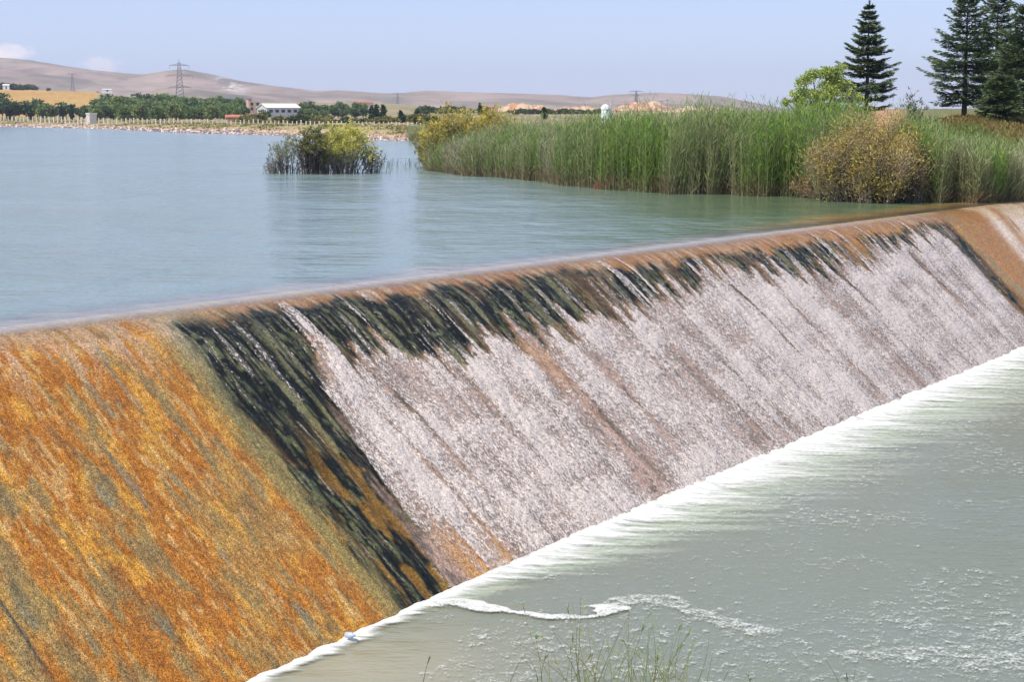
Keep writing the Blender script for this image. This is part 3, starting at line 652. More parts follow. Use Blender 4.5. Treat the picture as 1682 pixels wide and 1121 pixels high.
mound(1380, 1500, 330, 181, 190, 144, (0.50, 0.22, 0.11), 'reddish bare earth mound behind the lone conifer trunk')

# ------------------------------------------------------------------ foliage builders
def quads(name, P, D, W, Ln, Cc, mat, parent=None, twist=None):
    """many small leaf blades: base P, direction D (unit), width W, length Ln"""
    n = len(P); rv = rng.normal(size=(n, 3)) if twist is None else twist
    side = np.cross(D, rv); side /= np.linalg.norm(side, axis=1)[:, None] + 1e-9
    W = np.broadcast_to(W, n)[:, None]; Ln = np.broadcast_to(Ln, n)[:, None]
    a = P - side * W * .5; b_ = P + side * W * .5
    c = P + D * Ln + side * W * .32; d = P + D * Ln - side * W * .32
    V = np.stack([a, b_, c, d], 1).reshape(-1, 3); Fc = np.arange(4 * n).reshape(n, 4)
    return mesh(name, V, Fc, mat, parent, cols=np.repeat(Cc, 4, axis=0))
def unit(v): return v / (np.linalg.norm(v, axis=-1, keepdims=True) + 1e-9)
def jitcol(base, n, v=.2, hue=.08):
    c = np.asarray(base)[None, :] * (1 + v * rng.uniform(-1, 1, (n, 1))) * (1 + hue * rng.uniform(-1, 1, (n, 3))); return np.clip(c, 0.005, 1)

# ------------------------------------------------------------------ reeds
def reeds(name, n, pxr, er_, hfun, label, greyfun, seed):
    r_ = np.random.default_rng(seed)
    px = r_.uniform(*pxr, n); e = er_[0] + (er_[1] - er_[0]) * r_.uniform(0, 1, n) ** 1.5
    e = e + 1.6 * (vn(px / 22, px * 0, seed + 3) - .6)
    R = shore(px) + e; x, y = tow(px, R)
    z = np.maximum(np.array([gz(a, b_) for a, b_ in zip(px, R)]), -.05) - .1
    cl = fbm(x * .8, y * .8, seed, 3); cl2 = vn(x * .35, y * .35, seed + 9)
    h = hfun(px) * (.50 + .56 * r_.uniform(0, 1, n) ** .6) * (.80 + .45 * (cl - .5) * 2 * .5 + .18 * cl2)
    h = h * (.84 + .34 * fbm(x * .28, y * .28, seed + 12, 3))
    keep = r_.uniform(0, 1, n) < .25 + 1.4 * sm(.28, .55, fbm(x * 1.5, y * 1.5, seed + 4, 2))
    px, R, x, y, z, h, cl, e = [a[keep] for a in (px, R, x, y, z, h, cl, e)]; n = len(px)
    lean = r_.normal(0, .085, (n, 2)) + np.array([.03, 0]); base = np.stack([x, y, z], 1)
    d = unit(np.stack([lean[:, 0], lean[:, 1], np.ones(n)], 1))
    grey = np.clip(greyfun(px) + (fbm(x * .45, y * .45, seed + 7, 3) - .5) * 2.2 + r_.normal(0, .18, n), 0, 1)
    green = jitcol((0.15, 0.255, 0.035), n, .45, .14); dry = jitcol((0.42, 0.37, 0.25), n, .28, .05)
    cc = green * (1 - grey[:, None] * .75) + dry * grey[:, None] * .75
    P, D, W, Ln, K = [], [], [], [], []
    # culm
    P.append(base); D.append(d); W.append(np.full(n, .022)); Ln.append(h * .86); K.append(dry * .7 * .6 + cc * .4)
    for k in range(11):
        f = (k + r_.uniform(0, 1, n)) / 11 * .92 + .06
        az = r_.uniform(0, 2 * np.pi, n); up = r_.uniform(.7, 2.4, n)
        dd = unit(np.stack([np.cos(az), np.sin(az), up], 1))
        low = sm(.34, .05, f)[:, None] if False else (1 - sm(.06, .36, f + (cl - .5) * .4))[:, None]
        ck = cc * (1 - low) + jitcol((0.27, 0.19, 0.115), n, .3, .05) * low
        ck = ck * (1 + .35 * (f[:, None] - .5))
        P.append(base + d * (h * f)[:, None]); D.append(dd); W.append(r_.uniform(.018, .042, n) * (1 - .3 * f)); Ln.append(r_.uniform(.28, .62, n) * (1.1 - .5 * f)); K.append(ck)
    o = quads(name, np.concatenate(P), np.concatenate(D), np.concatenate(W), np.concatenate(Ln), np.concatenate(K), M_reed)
    tag(o, label, 'reeds', kind='stuff'); return o
hmain = lambda p: np.interp(p, [670, 700, 760, 850, 950, 1050, 1150, 1250, 1310, 1380, 1420], [1.6, 2.3, 2.9, 3.7, 4.15, 4.2, 4.35, 4.6, 4.75, 4.6, 4.2])
gmain = lambda p: np.interp(p, [670, 800, 870, 930, 1000, 1120, 1250, 1400], [.55, .62, .45, .5, .35, .25, .12, .1])
reeds('reed_bed', 17000, (672, 1420), (-.3, 17), hmain, 'tall green reeds with grey dry stems standing along the water', gmain, 201)
hr = lambda p: np.interp(p, [1455, 1500, 1560, 1620, 1682, 1800], [4.1, 4.1, 3.3, 2.7, 2.2, 2.2])
gr_ = lambda p: np.interp(p, [1455, 1540, 1600, 1700], [.25, .25, .45, .85])
reeds('reed_bed', 9000, (1462, 1790), (-.2, 9), hr, 'shorter greyish reeds at the right end between the golden bush and the crest', gr_, 301)
# red-brown dead clump at the foot of the reeds and thin shoots in the open water
def shoots(name, px0, px1, y0, y1, n, h, col, label, seed):
    r_ = np.random.default_rng(seed); P = np.array([at(r_.uniform(px0, px1), r_.uniform(y0, y1)) for _ in range(n)]); P[:, 2] = -.05
    d = unit(np.stack([r_.normal(0, .18, n), r_.normal(0, .18, n), np.ones(n)], 1))
    o = quads(name, P, d, .03, h * r_.uniform(.4, 1, n), jitcol(col, n, .3), M_reed); tag(o, label, 'reeds', kind='stuff')
shoots('dead_reeds', 976, 998, 309, 314, 160, .7, (0.30, 0.11, 0.06), 'rust red dead reed stubble at the waterline', 5)
shoots('reed_shoots', 620, 700, 268, 282, 130, .75, (0.16, 0.19, 0.13), 'sparse thin shoots in open water between island shrubs and reeds', 6)
shoots('reed_shoots', 432, 640, 282, 290, 170, .6, (0.17, 0.16, 0.11), 'sparse dry stubble round the foot of the island shrubs', 7)

# ------------------------------------------------------------------ shrubs: fans of fine twigs with feathery foliage
def shrub(name, loc, R, Ht, nst, leafcol, leaf_n, label, cat, wood, seed, leaf_lo=.35, lsz=.16, lean=0, group=None, mid=None, open_=1.0, tw=.012, bs=.55):
    r_ = np.random.default_rng(seed)
    root = thing(name, loc, label, cat, group)
    mb = MB(); tips = []
    for i in range(nst):
        az = r_.uniform(0, 2 * np.pi); sp_ = r_.uniform(.1, 1) ** .7
        h = Ht * (1.0 - .42 * sp_ ** 2) * r_.uniform(.62, 1.0) * (.78 + .4 * float(vn(az * 1.3, seed * 3.7, seed))); sp_ *= .62 + .72 * float(vn(az * 1.6 + 4, seed * 1.7, seed + 1))
        p = Vector((math.cos(az) * R * bs * sp_, math.sin(az) * R * bs * sp_, -.15)); end = Vector((math.cos(az) * R * sp_ + lean * h, math.sin(az) * R * sp_, h))
        pts = [p]
        for k in range(1, 6):
            f = k / 5
            pts.append(Vector((p.x + (end.x - p.x) * f ** 1.25 + r_.normal(0, .05 * R * .4), p.y + (end.y - p.y) * f ** 1.25 + r_.normal(0, .05 * R * .4), p.z + (end.z - p.z) * f ** .85)))
        for k in range(5):
            mb.bar(pts[k], pts[k + 1], tw * (2.6 - k * .42), tw * (2.6 - (k + 1) * .42), 3)
            tips.append((pts[k + 1], (pts[k + 1] - pts[k]).normalized(), (k + 1) / 5))
            for q_ in range(3):
                a_ = r_.uniform(0, 2 * np.pi); dd = Vector((math.cos(a_), math.sin(a_), r_.uniform(.4, 1.6))).normalized() * Ht * r_.uniform(.10, .24)
                mb.bar(pts[k + 1], pts[k + 1] + dd, tw * .9, tw * .5, 3); tips.append((pts[k + 1] + dd * .8, dd.normalized(), (k + 1) / 5))
    mb.build('branches', wood, root)
    if leaf_n:
        tips = [t for t in tips if t[0].z > Ht * leaf_lo * r_.uniform(.5, 1.2)]
        idx = r_.integers(0, len(tips), leaf_n)
        P = np.array([tips[i][0] for i in idx]) + r_.normal(0, .10 * R / 2 * open_, (leaf_n, 3)); T = np.array([tips[i][1] for i in idx])
        D = unit(T + r_.normal(0, .6, (leaf_n, 3))); clump = fbm(P[:, 0] * 2.2 + 7, P[:, 2] * 2.2 + P[:, 1], seed, 3)
        cc = jitcol(leafcol, leaf_n, .28, .08)
        if mid is not None:
            f = (sm(.42, .58, clump) * (1 - sm(.4, .95, P[:, 2] / Ht) * .6))[:, None]; cc = cc * (1 - f) + jitcol(mid, leaf_n, .25, .06) * f
        quads('foliage', P, D, lsz * .28, lsz * r_.uniform(.6, 1.4, leaf_n), cc, M_leaf, root)
    return root
def wpos(px, py): p = at(px, py); return (p[0], p[1], -.02)
# island clump
shrub('bare_shrub', wpos(472, 287), 1.35, 2.7, 26, (0.34, 0.36, 0.22), 1500, 'bare grey twiggy shrub standing in the water, left of the island clump', 'shrub', M_darkbark, 1, .5, .14, tw=.015)
shrub('dark_shrub', wpos(510, 288), 1.1, 3.5, 30, (0.27, 0.28, 0.09), 1900, 'dark trunked shrub in the middle of the island clump', 'shrub', M_darkbark, 2, .72, .18, tw=.028)
shrub('feathery_shrub', wpos(566, 287), 2.0, 3.3, 60, (0.66, 0.62, 0.14), 9500, 'yellow green feathery shrub standing in the water, right of the island clump', 'shrub', M_greytwig, 3, .55, .17, mid=(0.42, 0.40, 0.16), tw=.016)
shrub('brown_shrub', wpos(537, 287.5), .85, 1.9, 44, (0.40, 0.38, 0.16), 1600, 'brown twiggy shrub between the dark trunked and the yellow green island shrubs', 'shrub', M_greytwig, 17, .5, .14)
shrub('bare_shrub', wpos(445, 287), .7, 1.1, 20, (0.2, 0.2, 0.14), 260, 'low bare shrub at the left tip of the island clump', 'shrub', M_greytwig, 4, .4, .12)
shrub('feathery_shrub', wpos(612, 286), .8, 2.0, 22, (0.22, 0.26, 0.12), 700, 'thin pale green shrub at the right tip of the island clump', 'shrub', M_greytwig, 5, .3, .13)
# yellow shrubs at the tip of the reed bed
shrub('yellow_shrub', (tow(745, 122)[0], 122, 0), 2.7, 4.15, 90, (0.55, 0.45, 0.09), 12000, 'yellow green feathery shrub at the far left tip of the reed bed', 'shrub', M_greytwig, 8, .2, .22, mid=(0.26, 0.25, 0.09))
shrub('yellow_shrub', (tow(815, 124)[0], 124, .2), 2.4, 4.0, 70, (0.56, 0.46, 0.09), 8500, 'yellow feathery shrub rising behind the reeds beside the tip of the bed', 'shrub', M_greytwig, 9, .25, .22, mid=(0.27, 0.26, 0.09))
shrub('grey_shrub', wpos(706, 274), .95, 2.2, 40, (0.21, 0.25, 0.13), 2600, 'grey green shrub in the water at the left tip of the reeds', 'shrub', M_greytwig, 10, .15, .17)
# the golden bush
shrub('golden_bush', wpos(1425, 334), 2.75, 3.75, 190, (0.50, 0.39, 0.11), 40000, 'large golden brown feathery bush at the water by the crest', 'bush', plain('brown_twig', (0.24, 0.18, 0.14), .9, .3, 8), 12, .12, .125, mid=(0.34, 0.28, 0.15), open_=1.5)
shrub('bare_bush', wpos(1500, 334), 1.5, 2.5, 90, (0.31, 0.23, 0.11), 3200, 'brown half bare bush on the right flank of the golden bush', 'bush', M_greytwig, 13, .2, .15)
shrub('bare_bush', wpos(1335, 328), 1.0, 1.2, 50, (0.36, 0.24, 0.09), 1700, 'small brown bush at the left foot of the golden bush', 'bush', M_greytwig, 14, .2, .14)
shrub('weed_shrub', onground(1520, 92), 1.1, 2.2, 50, (0.24, 0.27, 0.12), 2600, 'pale green weedy shrub on the mound between lone conifer and conifer group', 'shrub', M_greytwig, 15, .2, .18)
shrub('sapling', onground(1494, 96), .5, 3.1, 12, (0.22, 0.24, 0.17), 700, 'slender grey sapling between the lone conifer and the conifer group', 'sapling', M_greytwig, 16, .45, .16)

# ------------------------------------------------------------------ broadleaf tree behind the reeds
def leaf_tree(name, loc, Ht, blobs, col, n, label, cat, seed, trunk_r=.12, lsz=.18, group=None, low=(0.10, 0.13, 0.03)):
    r_ = np.random.default_rng(seed); root = thing(name, loc, label, cat, group)
    mb = MB(); c0 = Vector((0, 0, -.2)); fork = Vector((0, 0, Ht * .3)); mb.bar(c0, fork, trunk_r * 1.2, trunk_r * .9, 7)
    for bx, by, bz, br in blobs:
        e = Vector((bx, by, bz)); m_ = fork.lerp(e, .5) + Vector((r_.normal(0, .1), r_.normal(0, .1), .1))
        mb.bar(fork, m_, trunk_r * .6, trunk_r * .4, 5); mb.bar(m_, e, trunk_r * .4, trunk_r * .15, 5)
        for _ in range(6):
            d = Vector(tuple(r_.normal(size=3))).normalized() * br * .8; mb.bar(e, e + d, trunk_r * .16, trunk_r * .06, 3)
    mb.build('trunk', M_bark, root)
    B = np.array(blobs); wgt = B[:, 3] ** 2; i = r_.choice(len(B), n, p=wgt / wgt.sum())
    d = unit(r_.normal(size=(n, 3))); rad = B[i, 3] * r_.uniform(.35, 1.05, n)
    P = B[i, :3] + d * rad[:, None] * np.array([1, 1, .8])
    cl = fbm(P[:, 0] * 2.3 + P[:, 1], P[:, 2] * 2.3, seed, 3); keep = cl > .45
    P, d, cl = P[keep], d[keep], cl[keep]; n = len(P)
    cc = jitcol(col, n, .25, .1); f = sm(.6, .45, cl)[:, None] * 0 + (r_.uniform(0, 1, (n, 1)) < .35); cc = cc * (1 - f) + jitcol(low, n, .25) * f
    quads('crown', P, unit(d + r_.normal(0, .9, (n, 3)) + [0, 0, -.1]), lsz * .6, lsz * r_.uniform(.7, 1.3, n), cc, M_leaf, root)
    return root
r0 = 104; k0 = r0 / F
def px_blobs(cx, base_y, L):
    return [((x - cx) * k0, dy, (base_y - y) * k0, r * k0) for x, y, r, dy in L]
g0 = onground(1345, r0); by = 188 + (H - g0[2]) / k0
leaf_tree('bright_green_tree', g0, 6.5, px_blobs(1345, by, [(1318, 138, 17, 0), (1330, 125, 13, .3), (1352, 120, 16, -.2), (1375, 116, 12, 0), (1365, 135, 20, .3), (1340, 150, 24, -.4), (1308, 160, 17, .2), (1378, 150, 22, -.2), (1395, 165, 18, .2), (1355, 172, 25, 0), (1290, 168, 8, .3), (1322, 175, 20, 0)]),
          (0.44, 0.52, 0.14), 13000, 'bright yellow green broadleaf tree behind the reeds left of the lone conifer', 'tree', 21, .13, .115, low=(0.22, 0.30, 0.05))

# ------------------------------------------------------------------ conifers
def conifer(loc, Ht, R, zlow, label, seed, lean=0.0, group=None, pw=.75, dens=1.0, dn=1.0):
    r_ = np.random.default_rng(seed); root = thing('conifer', loc, label, 'conifer', group)
    mb = MB(); n = 12
    ax = lambda z: Vector((lean * z, 0, z))
    for k in range(n): mb.bar(ax(-.2 + k / n * Ht), ax(-.2 + (k + 1) / n * (Ht + .2)), .022 * Ht * (1 - k / n) + .015, .022 * Ht * (1 - (k + 1) / n) + .01, 7)
    P, D, W, Ln, CK = [], [], [], [], []
    z = zlow
    tier = 0
    while z < Ht * .985:
        f = (z - zlow) / (Ht - zlow); rr = R * (1 - f) ** pw * (1.0 if f > .08 else .82)
        nb = max(5, int((9 if f < .7 else 6) * dens)); a0 = r_.uniform(0, 6.28); long_ = r_.uniform(.85, 1.3)
        for i in range(nb):
            a = a0 + 6.283 * i / nb + r_.normal(0, .2); L = rr * long_ * (.45 + .95 * r_.uniform() ** .8) + .08
            droop = -.10 + .45 * f + r_.normal(0, .06)
            zz = z + r_.normal(0, .05 * Ht / 10); p0 = ax(zz); d = Vector((math.cos(a), math.sin(a), droop))
            def pt(t): return p0 + d * (L * t) + Vector((0, 0, .14 * L * (t ** 2.2) - .06 * L * math.sin(3.1 * t)))
            mb.bar(pt(0), pt(.5), .012 + .012 * L, .012 + .005 * L, 4); mb.bar(pt(.5), pt(.97), .012 + .005 * L, .006, 4)
            side = Vector((-math.sin(a), math.cos(a), 0))
            m_ = int((26 + 42 * L) * dn)
            t = r_.uniform(.10, 1.0, m_) ** .8; wdt = L * .42 * (1 - t * .80) + .05
            sd = r_.uniform(-1, 1, m_)
            for tt, s_, wd in zip(t, sd, wdt):
                p = pt(tt) + side * (s_ * wd) + Vector((0, 0, -abs(s_) * .12 * wd + r_.normal(0, .025)))
                dd = (d.normalized() * .8 + side * (s_ * 1.1) + Vector((0, 0, r_.uniform(-.35, .25))))
                P.append(p); D.append(dd.normalized()); W.append(r_.uniform(.05, .09)); Ln.append(r_.uniform(.14, .30)); CK.append(tt)
        z += Ht * (.050 - .022 * f) * r_.uniform(.75, 1.35); tier += 1
    m_ = 60; 
    for _ in range(m_):
        zz = Ht * r_.uniform(.95, 1.02); P.append(ax(zz)); a = r_.uniform(0, 6.28); D.append(Vector((math.cos(a), math.sin(a), .9)).normalized()); W.append(.04); Ln.append(.14); CK.append(.5)
    mb.build('trunk', M_bark, root)
    P = np.array(P); D = np.array(D); nq = len(P)
    cc = jitcol((0.085, 0.125, 0.060), nq, .3, .12); f = (np.array(CK)[:, None] > .72) * (r_.uniform(0, 1, (nq, 1)) < .6)
    cc = cc * (1 - f) + jitcol((0.17, 0.22, 0.085), nq, .3, .1) * f
    tw = np.tile([0., 0., 1.], (nq, 1)) + r_.normal(0, .45, (nq, 3))
    tw2 = np.cross(D, tw)  # blade faces roughly up
    quads('crown', P, D, np.array(W), np.array(Ln), cc, M_leaf, root, twist=tw)
    return root
rc = 112.0; kc = rc / F
def con(px, ybase, ytop, halfw, ylow, label, seed, r=rc, **kw):
    k = r / F; gxyz = onground(px, r); z = gxyz[2]; Ht = (188 - ytop) * k + H - z
    zlow = (188 - ylow) * k + H - z
    return conifer(gxyz, Ht, halfw * k, zlow, label, seed, **kw)
con(1418, 190, 9, 50, 176, 'lone dark conifer with layered branches, behind the golden bush', 31, lean=.0, pw=.95, dens=1.25, dn=1.35)
con(1577, 190, -14, 56, 166, 'open branched conifer with bare lower trunk, leftmost of the conifer group', 32, r=114, lean=.0, pw=.62, dens=1.0, dn=1.1)
con(1626, 190, -10, 46, 170, 'tall dark conifer, second from the left in the conifer group', 33, r=119, pw=.55, dens=1.0, dn=1.1)
con(1676, 190, 10, 55, 168, 'broad green conifer at the right edge of the conifer group', 34, r=110, pw=.6)
con(1657, 190, 60, 36, 165, 'shorter conifer behind the others near the right edge', 35, r=124, pw=.6)
con(1636, 196, 128, 30, 194, 'low dark young conifer with branches down to the grass, right group', 36, r=104, pw=.45, dens=1.2)

# ------------------------------------------------------------------ far bank: fence, shed, trees, houses
FX = [-60, 0, 150, 300, 450, 700]; FR = [640, 612, 500, 425, 375, 318]; FH = [1.55, 1.5, 1.55, 1.3, 1.15, .95]
FY = [196.5, 197.5, 202, 204.5, 206.5, 210]
def post_mesh(h, r):
    mb = MB(); mb.box(-.13, .13, -.13, .13, -.5, h, .85); mb.box(-.16, .16, -.16, .16, h, h + .08, .6); return mb
def fence(x0, x1, step, label, lo, hi):
    r = float(np.interp(x0, FX, FR)); p = tow(x0, r); root = thing('post_fence', (p[0], p[1], elev(np.interp(x0, FX, FY), r)), label, 'fence')
    base = np.array(root.location); src = None; pts = []
    x = x0
    while x <= x1:
        r = float(np.interp(x, FX, FR)); y = np.interp(x, FX, FY) + random.uniform(-.4, .4); p = tow(x, r)
        pos = np.array([p[0], p[1], float(elev(y, r))]) - base; h = np.interp(x, FX, FH) * random.uniform(.82, 1.1); pts.append(pos + [0, 0, h * .75])
        if src is None: src = post_mesh(1.0, 0).build('post', M_post, root); o = src
        else: o = src.copy(); COL.objects.link(o); o.parent = root
        o.location = pos; o.scale = (1.15 * r / 450, 1.1 * r / 450, h); o.rotation_euler = (random.uniform(-.03, .03), random.uniform(-.06, .06), random.uniform(-.3, .3))
        x += step * random.uniform(.85, 1.15)
    mb = MB()
    for a, b_ in zip(pts[:-1], pts[1:]):
        for dz in (0, -.3, -.6): mb.bar(a + [0, 0, dz], b_ + [0, 0, dz], .008, .008, 3)
    mb.build('wire', M_steel, root)
fence(1, 146, 6.6, 'pale concrete post fence on the far bank left of the stone shed', 0, 0)
fence(168, 704, 7.1, 'pale concrete post fence on the far bank right of the stone shed', 0, 0)
# shed
r = 505; k = .88 * r / F; p = tow(156, r); root = thing('stone_shed', (p[0], p[1], elev(203.2, r)), 'small pale stone shed with flat roof on the far bank', 'shed', rz=.7)
mb = MB(); hw = 7.0 * k; mb.box(-hw, hw, -hw, hw, -1, 18 * k); mb.build('wall', plain('cream_stone', (0.62, 0.58, 0.50), .9, .12, 2.0), root)
mb = MB(); mb.box(-hw * 1.12, hw * 1.12, -hw * 1.12, hw * 1.12, 18 * k + .003, 20.0 * k); mb.build('roof', M_white, root)
mb = MB(); mb.box(-hw * .35, hw * .35, -hw - .04, -hw + .05, -.5, 11 * k); mb.build('door', M_greywall, root)

def mound_grass():
    r_ = np.random.default_rng(79); n = 26000; px = r_.uniform(1440, 1790, n); rr = shore(px) + r_.uniform(5, 42, n); x, y = tow(px, rr)
    z = np.array([gz(a, b_) for a, b_ in zip(px, rr)]); P = np.stack([x, y, z - .03], 1)
    D = unit(np.stack([r_.normal(0, .5, n), r_.normal(0, .5, n), np.ones(n)], 1)); g_ = sm(.52, .68, fbm(x * .3, y * .15, 150, 3) + .13 * sm(92, 104, y) - .04)[:, None]
    cc = jitcol((0.16, 0.20, 0.055), n, .3) * (1 - g_) + jitcol((0.23, 0.17, 0.06), n, .3) * g_
    o = quads('mound_grass', P, D, r_.uniform(.03, .09, n), r_.uniform(.12, .34, n), cc, M_leaf); tag(o, 'green and russet grass on the mound under the conifers', 'grass', kind='stuff')
mound_grass()
# boulders of the stony edge
def rocks():
    V, Fc, n = [], [], 4200; r_ = np.random.default_rng(77); C_ = []
    ico = np.array([(1, 0, 0), (0, 1, 0), (-1, 0, 0), (0, -1, 0), (.5, .5, .8), (-.5, .5, .7), (-.5, -.5, .8), (.5, -.5, .7)]); fc = [(0, 1, 4), (1, 5, 4), (1, 2, 5), (2, 6, 5), (2, 3, 6), (3, 7, 6), (3, 0, 7), (0, 4, 7), (4, 5, 6), (4, 6, 7)]
    for i in range(n):
        px = r_.uniform(-40, 692); e = abs(r_.normal(0, 3.2)) + .2; rr = float(shore(px)) + e; x, y = tow(px, rr)
        s_ = r_.uniform(.10, .36) * (1.2 if rr > 350 else .8); v = ico * s_ * r_.uniform(.6, 1.3, (8, 3)); a = r_.uniform(0, 6.28); ca, sa = math.cos(a), math.sin(a)
        v = np.stack([v[:, 0] * ca - v[:, 1] * sa, v[:, 0] * sa + v[:, 1] * ca, v[:, 2]], 1) + [x, y, max(gz(px, rr), 0) - .05]
        V.append(v); Fc += [tuple(8 * i + t for t in f) for f in fc]
        c = (0.62, 0.54, 0.46) if r_.uniform() < .3 else ((0.16, 0.13, 0.13) if r_.uniform() < .5 else (0.36, 0.24, 0.20)); C_.append(np.tile(c, (8, 1)))
    o = mesh('shore_rocks', np.concatenate(V), np.array(Fc), M_ground, cols=np.concatenate(C_)); tag(o, 'pale and dark rubble stones strewn along the far waterline', 'rocks', kind='stuff')
rocks()
# dry tufts on the far berm
def tufts():
    r_ = np.random.default_rng(78); n = 9000; px = r_.uniform(-40, 715, n); rr = shore(px) + r_.uniform(5, 75, n); x, y = tow(px, rr)
    z = np.array([gz(a, b_) for a, b_ in zip(px, rr)]); k_ = fbm(x * .12, y * .12, 140, 3); kp = k_ > .45; P = np.stack([x, y, z - .1], 1)[kp]; n = len(P)
    D = unit(np.stack([r_.normal(0, .5, n), r_.normal(0, .5, n), np.ones(n)], 1)); g_ = sm(.5, .62, k_[kp])[:, None]
    cc = jitcol((0.40, 0.31, 0.16), n, .25) * (1 - g_) + jitcol((0.21, 0.21, 0.07), n, .25) * g_
    o = quads('bank_grass', P, D, r_.uniform(.2, .5, n), r_.uniform(.2, .55, n), cc, M_leaf); tag(o, 'dry tufted grass on the far embankment', 'grass', kind='stuff')
tufts()

# far trees: five crown shapes shared by many trees
def crown_pts(kind, seed):
    r_ = np.random.default_rng(seed)
    if kind == 'round': B = [(r_.normal(0, .9), r_.normal(0, .9), r_.uniform(1.8, 4.2), r_.uniform(.9, 1.5)) for _ in range(10)]
    elif kind == 'tall': B = [(r_.normal(0, .28), r_.normal(0, .28), .8 + i * .62, .85 * (1 - abs(i - 3.5) / 9)) for i in range(10)]
    else: B = [(r_.normal(0, 1.1), r_.normal(0, .9), r_.uniform(.6, 1.9), r_.uniform(.6, 1.0)) for _ in range(8)]
    return [tuple(map(float, b)) for b in B]
FT = {}
def far_tree_proto(key, kind, col, low, seed, Ht):
    o = leaf_tree({'round': 'orchard_tree', 'tall': 'slender_tree', 'bush': 'far_shrub'}[kind], (0, 0, 0), Ht, crown_pts(kind, seed), col, 1500, 'x', {'round': 'tree', 'tall': 'tree', 'bush': 'shrub'}[kind], seed, .13, .62, low=low)
    FT[key] = [o, False]
far_tree_proto('g1', 'round', (0.21, 0.29, 0.095), (0.10, 0.16, 0.05), 401, 4.5)
far_tree_proto('g2', 'round', (0.25, 0.30, 0.10), (0.11, 0.16, 0.05), 402, 4.5)
far_tree_proto('d1', 'round', (0.12, 0.18, 0.075), (0.06, 0.10, 0.045), 403, 4.5)
far_tree_proto('t1', 'tall', (0.055, 0.095, 0.05), (0.035, 0.06, 0.03), 404, 7)
far_tree_proto('b1', 'bush', (0.12, 0.155, 0.055), (0.06, 0.09, 0.03), 405, 2)
far_tree_proto('b2', 'bush', (0.27, 0.25, 0.085), (0.15, 0.16, 0.05), 406, 2)
HT = {'g1': 5.2, 'g2': 5.2, 'd1': 5.2, 't1': 7.3, 'b1': 2.6, 'b2': 2.6}
def far_tree(key, px, r, ybase, ytop, label, group=None, wide=1.0):
    k = r / F; z = float(elev(ybase, r)); s = (ybase - ytop) * k / HT[key]; p = tow(px, r)
    proto, used = FT[key]; sc_ = (s * wide * 1.0, s * wide, s)
    if not used:
        FT[key][1] = True; proto.location = (p[0], p[1], z); proto.scale = sc_; proto['label'] = label
        if group: proto['group'] = group
        return proto
    o = dup(proto, (p[0], p[1], z), random.uniform(0, 6.28), sc_, label, None)
    if group: o['group'] = group
    elif 'group' in o: del o['group']
    return o
R_ = random.Random(5)
# dark stand under the golden field
for i, x in enumerate(np.arange(-6, 172, 9.5)):
    x = float(x) + R_.uniform(-3, 3); top = np.interp(x, [0, 20, 40, 60, 95, 130, 168], [158, 165, 168, 166, 172, 174, 172]) + R_.uniform(-4, 5)
    far_tree(R_.choice(['d1', 'd1', 'g1', 't1']), x, R_.uniform(640, 700), 197, top, 'dark green tree in the row between the golden field and the fence', 'dark trees below the golden field', R_.uniform(1.0, 1.35))
# orchard wood
for row, (r, yb, t0) in enumerate(((860, 186, 158), (700, 193, 163), (600, 199, 172))):
    for x in np.arange(166, 405, 11.5):
        x = float(x) + R_.uniform(-4, 4); top = t0 + np.interp(x, [166, 200, 300, 400], [2, -2, 0, 4]) + R_.uniform(-3, 5)
        far_tree(R_.choice(['g1', 'g2', 'g1', 'd1']), x, r + R_.uniform(-30, 30), yb, top, 'rounded green tree in the dense orchard between shed and white warehouse', 'orchard trees left of the warehouse', R_.uniform(.95, 1.3))
for row, (r, yb, t0) in enumerate(((760, 188, 170), (620, 196, 178))):
    for x in np.arange(500, 602, 10):
        x = float(x) + R_.uniform(-4, 4); far_tree(R_.choice(['d1', 'g1', 'd1']), x, r + R_.uniform(-25, 25), yb, t0 + R_.uniform(-3, 6), 'blue green rounded tree in the stand right of the white warehouse', 'trees right of the warehouse', R_.uniform(1, 1.3))
for x, r, yb, yt, lab in ((438, 520, 204, 181, 'dark rounded tree in front of the white warehouse gable'), (407, 560, 196, 176, 'dark tree between orchard and the ruined pink house')):
    far_tree('d1', x, r, yb, yt, lab, None, 1.0)
for x, r, yb, yt in ((612, 480, 200, 172), (620, 470, 203, 170), (632, 485, 201, 171), (628, 440, 205, 186)): far_tree('t1', x, r, yb, yt, 'dark slender tree in the tight cluster above the fence, left of the narrow water gap', 'dark tree cluster near the narrow gap', 1.3)
for x, r, yb, yt in ((660, 430, 207, 180), (664, 430, 207, 186), (686, 420, 207, 177), (691, 425, 207, 182)): far_tree('t1', x, r, yb, yt, 'dark slender tree of the two pairs just left of the yellow shrub', 'dark trees beside the yellow shrub', 1.35)
for x in np.arange(398, 705, 8.5):
    x = float(x) + R_.uniform(-4, 4); r = R_.uniform(400, 520); yb = 205 + R_.uniform(-3, 2); far_tree(R_.choice(['b1', 'b2', 'b2']), x, r, yb, yb - R_.uniform(7, 15), 'low olive scrub bush behind the far fence right of the orchard', 'scrub bushes behind the far fence', R_.uniform(1, 1.6))
for x in np.arange(4, 66, 8): far_tree('b1', float(x) + R_.uniform(-2, 2), 1370, 148, 137 + x * .07 + R_.uniform(-1, 1.5), 'dark hedge bush along the top edge of the golden field', 'hedge along the top of the golden field', 1.7)
for x, yt, lab in ((88, 145, 'lone dark bush on the top edge of the golden field, nearer the pale pylon'), (167, 151, 'lone dark bush at the right corner of the golden field')): far_tree('d1', x, 1330, 152 if x < 100 else 156, yt, lab, None, 1.2)
